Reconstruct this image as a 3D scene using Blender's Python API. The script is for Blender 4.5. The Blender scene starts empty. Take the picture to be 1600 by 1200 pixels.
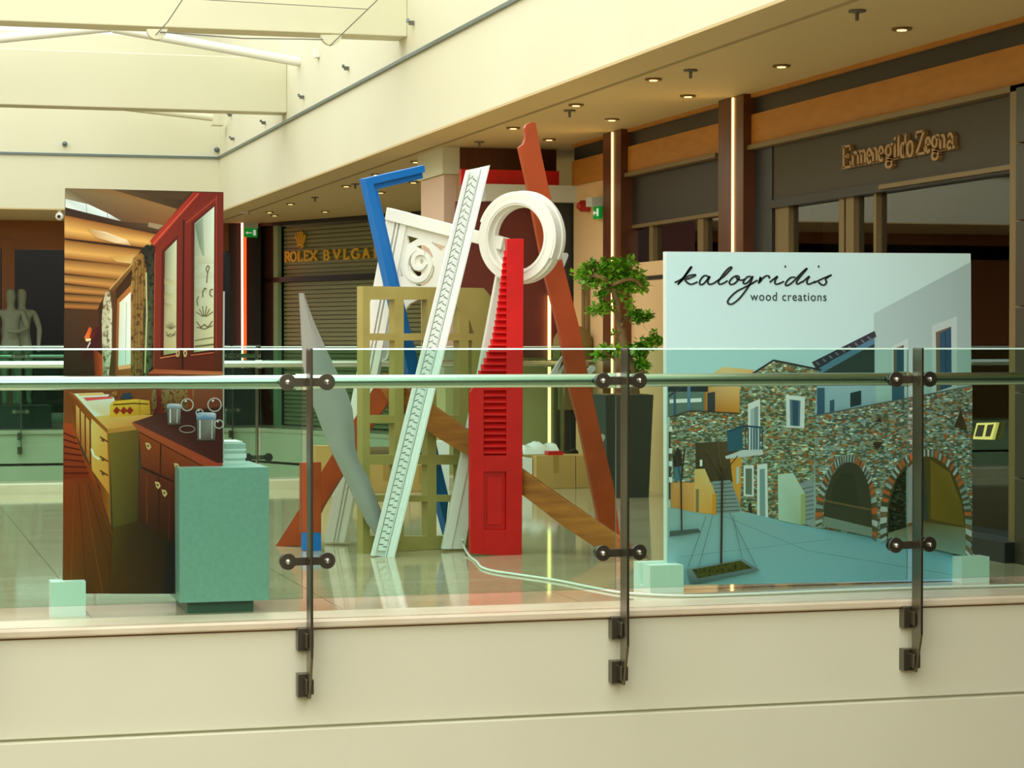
import bpy, bmesh, math, random
from mathutils import Vector, Matrix
random.seed(7)
S = bpy.context.scene
COL = S.collection
# ---------------------------------------------------------------- camera, world, light, exposure
F_PX, YAW, EYE = 3510.0, math.radians(16.0), 1.28
PITCH = math.atan(62 / F_PX)
cam_d = bpy.data.cameras.new('camera'); cam_d.sensor_width = 36; cam_d.lens = 36 * F_PX / 1600
cam_d.clip_end = 200
cam = bpy.data.objects.new('camera', cam_d); COL.objects.link(cam)
cam.location = (0, 0, EYE); cam.rotation_euler = (math.pi / 2 - PITCH, 0, -YAW)
S.camera = cam
S.view_settings.view_transform = 'Standard'; S.view_settings.look = 'None'
S.view_settings.gamma = 1; S.view_settings.use_curve_mapping = False
S.view_settings.exposure = 0.27
S.cycles.transparent_max_bounces = 40
S.cycles.max_bounces = 8
S.cycles.diffuse_bounces = 5
S.cycles.glossy_bounces = 5
S.cycles.sample_clamp_indirect = 6
W = bpy.data.worlds.new('sky'); S.world = W; W.use_nodes = True
W.node_tree.nodes['Background'].inputs[0].default_value = (0.93, 0.97, 1.0, 1)
W.node_tree.nodes['Background'].inputs[1].default_value = 1.0

def lamp(name, kind, loc, rot, energy, color, size=None, size_y=None, **kw):
    d = bpy.data.lights.new(name, kind); d.energy = energy; d.color = color
    if kind == 'AREA':
        d.shape = 'RECTANGLE'; d.size = size; d.size_y = size_y
    for k, v in kw.items(): setattr(d, k, v)
    o = bpy.data.objects.new(name, d); COL.objects.link(o); o.location = loc; o.rotation_euler = rot
    return o
# daylight entering by the glazed roof over the atrium
lamp('skylight', 'AREA', (-1.5, 13, 7.6), (0, 0, 0), 2000, (1.0, 0.985, 0.95), 12, 38)
# added frontal fill, set high behind the camera; not a window of the atrium
lamp('front_fill', 'AREA', (-1.5, -5.6, 5.6), (math.radians(75), 0, 0), 420, (1.0, 0.985, 0.95), 12, 3)

# ---------------------------------------------------------------- projection of photo points onto real planes
_F = Vector((math.sin(YAW) * math.cos(PITCH), math.cos(YAW) * math.cos(PITCH), -math.sin(PITCH)))
_R = Vector((math.cos(YAW), -math.sin(YAW), 0)); _U = _R.cross(_F); _O = Vector((0, 0, EYE))
def ray(px, py): return _F + _R * ((px - 800) / F_PX) - _U * ((py - 600) / F_PX)
def aY(px, py, Y): d = ray(px, py); return _O + d * (Y / d.y)
def aX(px, py, X): d = ray(px, py); return _O + d * (X / d.x)
def aZ(px, py, Z=0.0): d = ray(px, py); return _O + d * ((Z - EYE) / d.z)
class Plane:
    """an upright plane through a point; w counts towards the viewer's side"""
    def __init__(s, p, yaw=0.0):
        s.p = Vector(p); s.u = Vector((math.cos(yaw), math.sin(yaw), 0)); s.n = Vector((math.sin(yaw), -math.cos(yaw), 0))
    @classmethod
    def floor(c, a, b):
        A, B = aZ(*a), aZ(*b); return c(A, math.atan2(B.y - A.y, B.x - A.x))
    def at(s, px, py, w=0.0):
        d = ray(px, py); t = (s.p - _O).dot(s.n) / d.dot(s.n); return _O + d * t + s.n * w
    def uv(s, px, py):
        q = s.at(px, py) - s.p; return (q.dot(s.u), q.z)
    def w3(s, u, v, w=0.0): return s.p + s.u * u + Vector((0, 0, v)) + s.n * w

# ---------------------------------------------------------------- materials
def lin(c):
    return tuple((x / 255 / 12.92) if x / 255 <= 0.04045 else ((x / 255 + 0.055) / 1.055) ** 2.4 for x in c)
def mat(name, c, rough=0.5, metal=0.0, spec=0.5, emit=0.0, emit_c=None, noise=None, coat=0.0, bump=None):
    m = bpy.data.materials.new(name); m.use_nodes = True; nt = m.node_tree; b = nt.nodes['Principled BSDF']
    l = lin(c)
    b.inputs['Base Color'].default_value = (*l, 1); b.inputs['Roughness'].default_value = rough
    b.inputs['Metallic'].default_value = metal; b.inputs['Specular IOR Level'].default_value = spec
    b.inputs['Coat Weight'].default_value = coat
    if emit:
        b.inputs['Emission Color'].default_value = (*lin(emit_c or c), 1); b.inputs['Emission Strength'].default_value = emit
    if noise:                                     # (scale xyz, second colour, detail)
        sc, c2, det = noise
        tc = nt.nodes.new('ShaderNodeTexCoord'); mp = nt.nodes.new('ShaderNodeMapping'); nz = nt.nodes.new('ShaderNodeTexNoise')
        mx = nt.nodes.new('ShaderNodeMix'); mx.data_type = 'RGBA'
        rp = nt.nodes.new('ShaderNodeValToRGB'); rp.color_ramp.elements[0].position = 0.35; rp.color_ramp.elements[1].position = 0.65
        mp.inputs['Scale'].default_value = sc; nz.inputs['Scale'].default_value = 1.0; nz.inputs['Detail'].default_value = det
        nt.links.new(tc.outputs['Object'], mp.inputs[0]); nt.links.new(mp.outputs[0], nz.inputs['Vector'])
        nt.links.new(nz.outputs['Fac'], rp.inputs[0]); nt.links.new(rp.outputs[0], mx.inputs[0])
        mx.inputs[6].default_value = (*l, 1); mx.inputs[7].default_value = (*lin(c2), 1)
        nt.links.new(mx.outputs[2], b.inputs['Base Color'])
        if bump:
            bp = nt.nodes.new('ShaderNodeBump'); bp.inputs['Strength'].default_value = bump; bp.inputs['Distance'].default_value = 0.004
            nt.links.new(nz.outputs['Fac'], bp.inputs['Height']); nt.links.new(bp.outputs[0], b.inputs['Normal'])
    return m
def glass_mat(name, tint, rough=0.0, refl=1.0, ior=1.5):
    m = bpy.data.materials.new(name); m.use_nodes = True; nt = m.node_tree; nt.nodes.clear()
    out = nt.nodes.new('ShaderNodeOutputMaterial'); tr = nt.nodes.new('ShaderNodeBsdfTransparent'); gl = nt.nodes.new('ShaderNodeBsdfGlossy')
    fr = nt.nodes.new('ShaderNodeFresnel'); mx = nt.nodes.new('ShaderNodeMixShader'); ml = nt.nodes.new('ShaderNodeMath'); ml.operation = 'MULTIPLY'
    geo = nt.nodes.new('ShaderNodeNewGeometry'); inv = nt.nodes.new('ShaderNodeMath'); inv.operation = 'SUBTRACT'; inv.inputs[0].default_value = 1.0
    tr.inputs[0].default_value = (*tint, 1); gl.inputs['Roughness'].default_value = rough; fr.inputs['IOR'].default_value = ior
    nt.links.new(geo.outputs['Backfacing'], inv.inputs[1]); nt.links.new(fr.outputs[0], ml.inputs[0]); nt.links.new(inv.outputs[0], ml.inputs[1])
    ml2 = nt.nodes.new('ShaderNodeMath'); ml2.operation = 'MULTIPLY'; ml2.inputs[1].default_value = refl
    nt.links.new(ml.outputs[0], ml2.inputs[0])
    nt.links.new(ml2.outputs[0], mx.inputs[0]); nt.links.new(tr.outputs[0], mx.inputs[1]); nt.links.new(gl.outputs[0], mx.inputs[2])
    nt.links.new(mx.outputs[0], out.inputs[0]); return m

M = {}
M['cream'] = mat('cream_plaster', (222, 221, 190), 0.75, noise=((0.6, 0.6, 0.6), (218, 217, 185), 3))
M['fascia'] = mat('cream_fascia_panel', (224, 223, 196), 0.55, noise=((0.8, 0.8, 0.8), (219, 218, 190), 3))
M['soffit'] = mat('beige_soffit_paint', (204, 184, 130), 0.7)
M['steelgrey'] = mat('grey_metal_trim', (110, 125, 125), 0.35, 0.7)
M['groove'] = mat('dark_joint', (60, 52, 44), 0.8)
M['floor'] = mat('polished_marble', (198, 184, 150), 0.07, noise=((0.5, 3.0, 1), (182, 168, 132), 5))
def add_joints(m, w, h):
    nt = m.node_tree; b = nt.nodes['Principled BSDF']; src = b.inputs['Base Color'].links[0].from_socket
    tc = nt.nodes.new('ShaderNodeTexCoord'); br = nt.nodes.new('ShaderNodeTexBrick'); br.offset = 0.0; br.inputs['Scale'].default_value = 1.0
    br.inputs['Brick Width'].default_value = w; br.inputs['Row Height'].default_value = h; br.inputs['Mortar Size'].default_value = 0.004; br.inputs['Mortar Smooth'].default_value = 0.0
    mx = nt.nodes.new('ShaderNodeMix'); mx.data_type = 'RGBA'; mx.inputs[7].default_value = (*lin((150, 136, 102)), 1)
    nt.links.new(tc.outputs['Object'], br.inputs['Vector']); nt.links.new(br.outputs['Fac'], mx.inputs[0]); nt.links.new(src, mx.inputs[6]); nt.links.new(mx.outputs[2], b.inputs['Base Color'])
add_joints(M['floor'], 1.2, 0.9)
M['stone'] = mat('pale_stone_nosing', (226, 214, 186), 0.3, noise=((3, 3, 3), (212, 198, 168), 4))
M['steel'] = mat('polished_steel', (226, 226, 218), 0.27, 1.0)
M['blade'] = mat('brushed_steel', (128, 120, 102), 0.28, .95)
M['brown_steel'] = mat('satin_steel', (112, 106, 90), 0.32, .9)
M['white'] = mat('white_paint', (238, 240, 226), 0.45)
M['white2'] = mat('mint_white_paint', (232, 240, 234), 0.45)
M['blue'] = mat('blue_paint', (0, 110, 192), 0.45)
M['red'] = mat('red_paint', (214, 4, 4), 0.42, noise=((9, 9, 9), (202, 3, 3), 3))
M['rust'] = mat('rust_brown_paint', (172, 68, 6), 0.5, noise=((6, 6, 6), (158, 60, 4), 4))
M['wood'] = mat('stained_wood', (176, 108, 34), 0.45, noise=((3, 3, 26), (142, 80, 22), 5))
M['olive'] = mat('olive_paint', (172, 160, 90), 0.5, noise=((5, 5, 5), (162, 150, 82), 3))
M['greyfin'] = mat('grey_paint', (156, 160, 152), 0.5, noise=((4, 4, 4), (148, 154, 148), 3))
M['plinth'] = mat('grey_green_lacquer', (150, 182, 172), 0.4, noise=((40, 40, 40), (142, 176, 166), 2))
M['block'] = mat('mint_block_paint', (224, 240, 230), 0.45)
M['dark'] = mat('dark_shop_panel', (42, 37, 26), 0.4)
M['darkgrey'] = mat('charcoal_panel', (46, 47, 42), 0.4)
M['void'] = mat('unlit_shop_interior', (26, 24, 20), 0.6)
M['orange'] = mat('amber_wood_panel', (186, 126, 42), 0.5, noise=((5, 5, 20), (176, 116, 36), 4))
M['brownwood'] = mat('dark_brown_column', (104, 54, 20), 0.3, noise=((8, 8, 2), (84, 44, 16), 4))
M['peach'] = mat('peach_wall_paint', (232, 196, 140), 0.6)
M['zegna'] = mat('olive_bronze_sign_band', (62, 53, 30), 0.5)
M['bronze'] = mat('bronze_letter', (166, 128, 76), 0.35, 0.3)
M['gold'] = mat('gold_letter', (255, 206, 56), 0.35, 0.0)
M['frame'] = mat('bronze_mullion', (128, 108, 66), 0.4, 0.3)
M['shutter'] = mat('grey_green_roller_slats', (150, 156, 112), 0.4)
M['maroon'] = mat('maroon_panel', (104, 38, 28), 0.5, noise=((6, 6, 6), (96, 34, 26), 3))
M['pale'] = mat('pale_grey_header', (200, 208, 196), 0.5)
M['jacket'] = mat('khaki_cloth', (128, 112, 58), 0.85)
M['black'] = mat('black_plastic', (34, 36, 36), 0.4)
M['card'] = mat('cardboard', (196, 158, 92), 0.8, noise=((4, 4, 4), (186, 148, 84), 3))
M['bubble'] = mat('bubble_wrap', (226, 236, 230), 0.25)
M['paper'] = mat('white_paper', (236, 242, 238), 0.6)
M['leaf'] = mat('leaf', (70, 140, 30), 0.35, noise=((5, 5, 5), (140, 200, 50), 3))
M['bark'] = mat('bark', (150, 126, 84), 0.8, noise=((9, 9, 4), (92, 74, 46), 4))
M['statue'] = mat('grey_stone_statue', (136, 148, 126), 0.6)
M['green'] = mat('exit_green', (0, 120, 40), 0.4, emit=0.35, emit_c=(0, 150, 50))
M['exitwhite'] = mat('exit_pictogram', (230, 240, 225), 0.5, emit=0.3)
M['neon'] = mat('light_strip', (255, 240, 200), 0.4, emit=3.0, emit_c=(255, 205, 120))
M['neonred'] = mat('red_light_strip', (255, 90, 40), 0.4, emit=1.5, emit_c=(255, 70, 25))
M['neoncore'] = mat('light_strip_core', (255, 240, 210), 0.4, emit=3.0, emit_c=(255, 225, 190))
M['bulb'] = mat('lamp_glow', (255, 240, 200), 0.4, emit=2.2, emit_c=(255, 200, 130))
M['cable'] = mat('white_cable_sheath', (226, 232, 218), 0.5)
M['wire'] = mat('grey_wire', (110, 108, 96), 0.5)
M['ink'] = mat('black_ink', (38, 44, 46), 0.5)
M['redbox'] = mat('red_card', (200, 24, 20), 0.5)
M['alarm'] = mat('alarm_red', (170, 30, 14), 0.4)
M['tile'] = mat('dark_wall_tile', (58, 52, 36), 0.35)
M['pane'] = glass_mat('green_pane', (0.79, 0.925, 0.865))
M['pane_edge_glint'] = mat('glass_edge_glint', (200, 232, 216), 0.15, spec=0.8)  # highlight along the pane top, painted as a pale edge colour
M['pane_side'] = mat('glass_side_edge', (84, 116, 98), 0.15, spec=0.8)
M['shopglass'] = glass_mat('smoked_shop_glass', (0.42, 0.44, 0.36), refl=1.6)
M['warmwood'] = mat('warm_brown_panel', (150, 92, 40), 0.5)

# ---------------------------------------------------------------- mesh builder
ORG = {}
class MB:
    def __init__(s): s.v = []; s.f = []; s.mi = []; s.smooth = False; s.col = None
    def add(s, vs, fs, mi=0):
        o = len(s.v); s.v += [Vector(v) for v in vs]; s.f += [tuple(i + o for i in f) for f in fs]; s.mi += [mi] * len(fs); return s
    def box(s, a, b, mi=0):
        x0, y0, z0 = [min(p, q) for p, q in zip(a, b)]; x1, y1, z1 = [max(p, q) for p, q in zip(a, b)]
        return s.add([(x0, y0, z0), (x1, y0, z0), (x1, y1, z0), (x0, y1, z0), (x0, y0, z1), (x1, y0, z1), (x1, y1, z1), (x0, y1, z1)],
                     [(3, 2, 1, 0), (4, 5, 6, 7), (0, 1, 5, 4), (1, 2, 6, 5), (2, 3, 7, 6), (3, 0, 4, 7)], mi)
    def hexa(s, front, back, mi=0):
        n = len(front)
        fs = [tuple(range(n)), tuple(range(2 * n - 1, n - 1, -1))] + [(i, i + n, (i + 1) % n + n, (i + 1) % n) for i in range(n)]
        return s.add(list(front) + list(back), fs, mi)
    def plate(s, pl, pts, w0, w1, mi=0):          # outline in photo points on a plane, extruded along its normal
        f = [pl.at(x, y, 0) for x, y in pts]
        return s.hexa([p + pl.n * w1 for p in f], [p + pl.n * w0 for p in f], mi)
    def tube(s, pts, r, n=10, mi=0, cap=True):
        pts = [Vector(p) for p in pts]; rr = r if isinstance(r, (list, tuple)) else [r] * len(pts)
        t0 = (pts[1] - pts[0]).normalized(); up = Vector((0, 0, 1)) if abs(t0.z) < .9 else Vector((1, 0, 0)); nx = t0.cross(up).normalized()
        rings = []
        for i, p in enumerate(pts):
            t = (pts[min(i + 1, len(pts) - 1)] - pts[max(i - 1, 0)]).normalized()
            nx = (nx - t * nx.dot(t)).normalized(); ny = t.cross(nx)
            rings.append([p + (nx * math.cos(2 * math.pi * k / n) + ny * math.sin(2 * math.pi * k / n)) * rr[i] for k in range(n)])
        vs = [v for q in rings for v in q]; fs = []
        for i in range(len(pts) - 1):
            for k in range(n): a, b = i * n + k, i * n + (k + 1) % n; fs.append((a, b, b + n, a + n))
        if cap: fs += [tuple(range(n - 1, -1, -1)), tuple(range((len(pts) - 1) * n, len(pts) * n))]
        return s.add(vs, fs, mi)
    def cyl(s, a, b, r, n=20, mi=0): return s.tube([a, b], r, n, mi)
    def ball(s, c, r, mi=0, nu=12, nv=8, sc=(1, 1, 1)):
        c = Vector(c); vs = [c + Vector((0, 0, r * sc[2]))]
        for j in range(1, nv):
            t = math.pi * j / nv
            for i in range(nu): p = 2 * math.pi * i / nu; vs.append(c + Vector((r * sc[0] * math.sin(t) * math.cos(p), r * sc[1] * math.sin(t) * math.sin(p), r * sc[2] * math.cos(t))))
        vs.append(c - Vector((0, 0, r * sc[2]))); L = len(vs) - 1
        fs = [(0, 1 + i, 1 + (i + 1) % nu) for i in range(nu)]
        for j in range(nv - 2):
            for i in range(nu): a = 1 + j * nu + i; b = 1 + j * nu + (i + 1) % nu; fs.append((a, a + nu, b + nu, b))
        fs += [(L, 1 + (nv - 2) * nu + (i + 1) % nu, 1 + (nv - 2) * nu + i) for i in range(nu)]
        return s.add(vs, fs, mi)
    def ribbon(s, fn, pts, wv, wh, d0, d1, mi=0):  # pen stroke: thick verticals, thin horizontals; fn(u,v,depth)->world
        P = [Vector((p[0], p[1])) for p in pts]; L, R = [], []
        for i, p in enumerate(P):
            t = P[min(i + 1, len(P) - 1)] - P[max(i - 1, 0)]
            if t.length < 1e-9: t = Vector((1, 0))
            t.normalize(); w = (wh + (wv - wh) * abs(t.y)) / 2; nrm = Vector((-t.y, t.x)); L.append(p + nrm * w); R.append(p - nrm * w)
        for i in range(len(P) - 1):
            q = [L[i], L[i + 1], R[i + 1], R[i]]
            s.hexa([fn(a.x, a.y, d1) for a in q], [fn(a.x, a.y, d0) for a in q], mi)
        return s
    def mesh(s, name, mats, org):
        me = bpy.data.meshes.new(name); me.from_pydata([v - org for v in s.v], [], s.f)
        for m in mats: me.materials.append(m)
        for p, i in zip(me.polygons, s.mi): p.material_index = i
        if s.col:
            ca = me.color_attributes.new('Col', 'FLOAT_COLOR', 'CORNER')
            for p, cs in zip(me.polygons, s.col):
                for k, li in enumerate(p.loop_indices): ca.data[li].color = (*cs[k % len(cs)], 1)
        bm = bmesh.new(); bm.from_mesh(me)
        if not s.col: bmesh.ops.recalc_face_normals(bm, faces=bm.faces)
        if s.smooth:
            for f in bm.faces: f.smooth = True
            for e in bm.edges:
                if len(e.link_faces) == 2 and e.calc_face_angle(0) > 0.7: e.smooth = False
        bm.to_mesh(me); bm.free(); return me
    def build(s, name, m, parent=None, bevel=0.0):
        mats = m if isinstance(m, list) else [m]
        if parent is None:
            xs = [v.x for v in s.v]; ys = [v.y for v in s.v]; zs = [v.z for v in s.v]
            org = Vector(((min(xs) + max(xs)) / 2, (min(ys) + max(ys)) / 2, min(zs)))
        else: org = ORG[parent.name]
        o = bpy.data.objects.new(name, s.mesh(name, mats, org)); COL.objects.link(o)
        if parent is None: o.location = org
        else: o.parent = parent
        ORG[o.name] = org
        if bevel:
            b = o.modifiers.new('edge', 'BEVEL'); b.width = bevel; b.segments = 2; b.limit_method = 'ANGLE'
        return o
def tag(o, label=None, cat=None, group=None, kind=None):
    for k, v in (('label', label), ('category', cat), ('group', group), ('kind', kind)):
        if v: o[k] = v
    return o
def thing(name, label, cat, loc, group=None):
    o = bpy.data.objects.new(name, None); COL.objects.link(o); o.location = loc; o.empty_display_size = 0.1
    ORG[o.name] = Vector(loc); return tag(o, label, cat, group)
def struct(o): o['kind'] = 'structure'; return o
def dup(root, loc, label, group=None):
    r = root.copy(); COL.objects.link(r); r.location = loc; r['label'] = label
    if group: r['group'] = group
    for ch in list(root.children):
        c = ch.copy(); COL.objects.link(c); c.parent = r
        for g in ch.children:
            d = g.copy(); COL.objects.link(d); d.parent = c
    ORG[r.name] = Vector(loc); return r
def smooth_path(pts, n=6):
    P = [Vector(p) for p in pts]; out = []
    for i in range(len(P) - 1):
        a, b, c, d = P[max(i - 1, 0)], P[i], P[i + 1], P[min(i + 2, len(P) - 1)]
        for k in range(n):
            t = k / n
            out.append(0.5 * (2 * b + (c - a) * t + (2 * a - 5 * b + 4 * c - d) * t * t + (3 * b - a - 3 * c + d) * t ** 3))
    out.append(P[-1]); return out
def holed(pl, outer, holes, w0, w1):
    """flat outline with openings, as a solid plate on a plane"""
    cd = bpy.data.curves.new('outline', 'CURVE'); cd.dimensions = '2D'; cd.fill_mode = 'BOTH'; cd.extrude = (w1 - w0) / 2
    for ring in [outer] + holes:
        sp = cd.splines.new('POLY'); sp.points.add(len(ring) - 1); sp.use_cyclic_u = True
        for q, (x, y) in zip(sp.points, ring):
            u, v = pl.uv(x, y); q.co = (u, v, 0, 1)
    ob = bpy.data.objects.new('outline', cd); me = bpy.data.meshes.new_from_object(ob)
    mb = MB(); c = (w0 + w1) / 2
    mb.add([pl.w3(v.co.x, v.co.y, v.co.z + c) for v in me.vertices], [tuple(p.vertices) for p in me.polygons])
    bpy.data.objects.remove(ob); bpy.data.curves.remove(cd); bpy.data.meshes.remove(me); return mb

# ================================================================ THE ROOM
XF, XS, ZS = 4.92, 6.5, 3.215          # fascia line of the side gallery, its shop wall, soffit height
Y0, Y1, YB, YE = 10.31, 19.65, 32.6, 34.2
def wallbox(name, a, b, m): return struct(MB().box(a, b).build(name, m))
# bridge floor, its front upstand
struct(MB().box((-8, Y0, -0.04), (10, Y1, 0.0)).build('floor', M['floor']))
struct(MB().box((-8, Y0 + 0.03, -2.6), (10, Y1 - .05, -0.042)).build('wall_bridge_core', M['fascia']))
fa = MB()
fa.box((-8, Y0 + 0.004, -0.500), (7, Y0 + 0.029, -0.052)); fa.box((-8, Y0 - 0.03, -2.6), (7, Y0 + 0.029, -0.512))
struct(fa.build('wall_front_upstand', M['fascia'], bevel=0.004))
tr = MB(); tr.smooth = True
prof = [(Y0 + 0.03, -0.041), (Y0 - 0.02, -0.041), (Y0 - 0.028, -0.034), (Y0 - 0.028, -0.012), (Y0 - 0.02, -0.003), (Y0 + 0.03, 0.001), (Y0 + 0.29, 0.001), (Y0 + 0.29, -0.041)]
tr.hexa([(-8, y, z) for y, z in prof], [(7, y, z) for y, z in prof]); struct(tr.build('trim_1', M['stone']))
struct(MB().box((-8, Y0 + .008, -0.052), (7, Y0 + 0.029, -0.042)).build('trim_2', mat('shadow_gap', (140, 104, 74), .7)))
struct(MB().box((-8, Y1 + .002, -0.04), (6.4, Y1 + 0.10, 0.085)).build('trim_3', M['stone'], bevel=0.012))
struct(MB().box((5.2, Y1 + 0.8, -0.3), (10, 24.5, 0.0)).build('floor_landing', M['floor']))
# far gallery: floor with its fascia
ff = [(-8, YE), (5.75, YE), (7.35, 30.6), (9.0, 26.5), (11, 26.5), (11, 43), (-8, 43)]
struct(MB().hexa([(x, y, 0) for x, y in ff], [(x, y, -.06) for x, y in ff]).build('floor_far', mat('far_marble', (226, 216, 190), .15)))
f2 = [(x, y + (.04 if y in (YE, 30.6, 26.5) else 0)) for x, y in ff]
struct(MB().hexa([(x, y, -.06) for x, y in f2], [(x, y, -.5) for x, y in f2]).build('wall_far_fascia', M['fascia']))
struct(MB().hexa([(x, y + .05, -.5) for x, y in f2], [(x, y + .05, -.54) for x, y in f2]).build('trim_4', M['groove']))
struct(MB().hexa([(x, y - .01, -.54) for x, y in f2], [(x, y - .01, -3.6) for x, y in f2]).build('wall_far_lower', M['fascia']))
struct(MB().box((-9, -7, -5.1), (11, 44, -5)).build('floor_lower', M['floor']))
# side gallery fascia, back fascia with their grey shadow trim
struct(MB().box((XF, -6, ZS), (XF + .2, 40, 7.2)).build('wall_side_fascia', M['cream']))
struct(MB().box((-8, YB, ZS), (XF, YB + .2, 5.72)).build('wall_back_fascia', M['cream']))
zt = 3.985
struct(MB().box((XF - .03, -6, zt - .012), (XF, YB, zt + .018)).build('trim_5', M['steelgrey']))
struct(MB().box((-8, YB - .03, zt - .012), (XF - .03, YB, zt + .018)).build('trim_6', M['steelgrey']))
# soffits
sf = MB(); sf.box((XF, -6, ZS - .02), (5.27, 40, ZS)); sf.box((5.32, -6, ZS - .02), (10.5, 40, ZS)); sf.box((XF + .21, -6, ZS + .05), (10.5, 40, ZS + .07))
sf.box((-8, YB, ZS - .02), (XF, 40, ZS)); struct(sf.build('ceiling', M['soffit']))
struct(MB().box((5.27, -6, ZS + .02), (5.32, 40, ZS + .049)).build('trim_7', M['groove']))
# enclosing walls out of frame, seen only in reflections and by their bounce light
struct(MB().box((-8.2, -6, ZS), (-8, 40, 7.2)).build('wall_west', M['cream']))
struct(MB().box((-10.2, -6, -5), (-10, 40, ZS)).build('wall_west_shops', M['warmwood']))
struct(MB().box((-8.2, -6.4, ZS), (5.1, -6, 7.2)).build('wall_rear', M['cream']))
struct(MB().box((-10.2, -8.4, -5), (11, -8, ZS)).build('wall_rear_shops', M['dark']))
struct(MB().box((-10.2, -8.4, ZS), (11, -6, ZS + .1)).build('ceiling_rear', M['soffit']))
struct(MB().box((10.4, -8.4, -5), (10.5, 44, ZS)).build('wall_east', M['void']))
# clerestory mullion on the back wall
struct(MB().box((aY(205, 60, 32.7).x - .02, 32.68, 5.72), (aY(205, 60, 32.7).x + .02, 32.74, 7.0)).build('window_1', M['white']))

# roof beams
def beam(py_px, z, h, y, label):
    b = MB().box((-8, y, z), (XF - .001, y + .35, z + h)); o = b.build('roof_beam', M['cream'], bevel=.01); return tag(o, label, 'beam', None)
beam(0, 4.19, .75, 20.75, 'deep cream roof beam at the top edge of the view, cables strung beneath it')
beam(0, 4.10, .66, 27.1, 'deep cream roof beam between the back wall and the cabled beam')
# steel tube braces
def brace(pts, r, label):
    m = MB(); m.smooth = True; m.tube(pts, r, 14); return tag(m.build('roof_brace', M['white']), label, 'brace')
P1, P2 = aX(468, 97, XF), aY(176, 44, 26.2)
brace([P1, P2], .055, 'white steel tube rising from the side wall to meet the other half of its pair')
brace([P2 + Vector((-.02, 0, .01)), aY(-120, 72, 26.2)], .055, 'white steel tube sloping down from the shared apex toward the skylight side')
t = thing('roof_brace', 'pale steel tube on a small corner bracket at the far end of the side wall', 'brace', aX(340, 187, XF))
mb = MB(); mb.smooth = True; mb.tube([aY(332, 184, 31.6), aY(180, 166, 31.6)], .05, 14); mb.build('tube', M['cream'], t)
MB().box(aY(333, 194, 31.9) - Vector((.02, .1, 0)), aY(345, 196.5, 31.9) + Vector((.03, .1, 0))).build('bracket', M['cream'], t)
# beam cables and half-round plates
YC = 20.7
for k, (cx, cy, lab) in enumerate([(245, 46, 'half-round cable plate under the roof beam beside the brace apex'), (517, 55, 'half-round cable plate under the roof beam close to the side wall')]):
    m = MB(); pl = Plane((0, YC, 0)); pts = [(cx + 16 * math.cos(a), cy + 16 * math.sin(a)) for a in [math.pi * i / 10 for i in range(11)]]
    m.plate(pl, pts, -.03, .03); tag(m.build('cable_plate', M['cream']), lab, 'bracket', None)
def wirethin(name, pts, lab, r=.006): 
    m = MB(); m.tube(pts, r, 6); return tag(m.build(name, M['wire']), lab, 'cable')
wirethin('roof_cable', [aY(290, -8, 20.62), aY(268, 25, 20.62), aY(262, 34, 20.62), aY(243, 55, 20.62)], 'slack kinked cable running up from the plate beside the brace apex')
wirethin('roof_cable', [aY(602, -12, 20.62), aY(515, 72, 20.62)], 'straight cable crossing the beam face down to the plate close to the wall')
wirethin('roof_cable', [aY(310, -1, 20.62), aY(576, 14.5, 20.62)], 'thin horizontal wire high on the face of the nearer roof beam', .004)
wirethin('roof_cable', [aY(250, 50, 20.66), aY(380, 60, 20.66), aY(470, 61, 20.66), aY(505, 62, 20.66)], 'thin cable strung between the two half-round plates')

# ---------------------------------------------------------------- side gallery shop wall (plane X = XS, along Y)
def yS(px, X=XS): return aX(px, 500, X).y
def side(name, pa, pb, z0, z1, m, x0=XS, x1=None, st=True):
    x1 = x1 if x1 is not None else x0 + .1
    o = MB().box((x0, yS(pa), z0), (x1, yS(pb), z1)).build(name, m)
    return struct(o) if st else o
yl, yr = 20.6, 5.0
def sideY(name, ya, yb, z0, z1, m, x0=XS, x1=None): return struct(MB().box((x0, ya, z0), (x1 or x0 + .1, yb, z1)).build(name, m))
sideY('wall_shop_head', yr, yl, 3.165, ZS - .02, M['orange'])
sideY('trim_8', yr, yl, 3.036, 3.165, M['darkgrey'], XS + .03)
sideY('wall_shop_frieze', yr, yl, 2.80, 3.036, M['orange'], XS + .005)
sideY('trim_9', yr, yS(1161), 2.765, 2.80, M['frame'], XS - .03)
sideY('trim_10', yS(1122), yS(970), 2.765, 2.80, M['frame'], XS - .03)
side('wall_shop_pier', 1122, 890, 0, 2.0, M['peach'], XS + .04)
side('wall_shop_pier_upper', 940, 890, 2.0, 2.80, M['peach'], XS + .04)
side('trim_11', 916, 912, .6, 1.95, M['frame'], XS + .01); side('trim_12', 911, 907, .6, 1.95, M['frame'], XS + .01)
# bay between the two columns: dark sign band, glazing above a peach dado
side('wall_bay_band', 1122, 970, 2.33, 2.765, M['dark'], XS + .05)
w = MB().box((XS + .1, yS(1122), 1.86), (XS + .112, yS(970), 2.33)); struct(w.build('window_2', M['shopglass']))
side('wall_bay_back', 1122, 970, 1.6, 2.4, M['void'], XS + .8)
side('trim_13', 1088, 1079, 1.86, 2.33, M['frame'], XS + .06); side('trim_14', 1122, 970, 2.31, 2.34, M['frame'], XS + .04)
side('trim_15', 1010, 1004, 1.86, 2.33, M['frame'], XS + .06); side('trim_16', 1122, 970, 1.84, 1.875, M['dark'], XS + .03)
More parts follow.
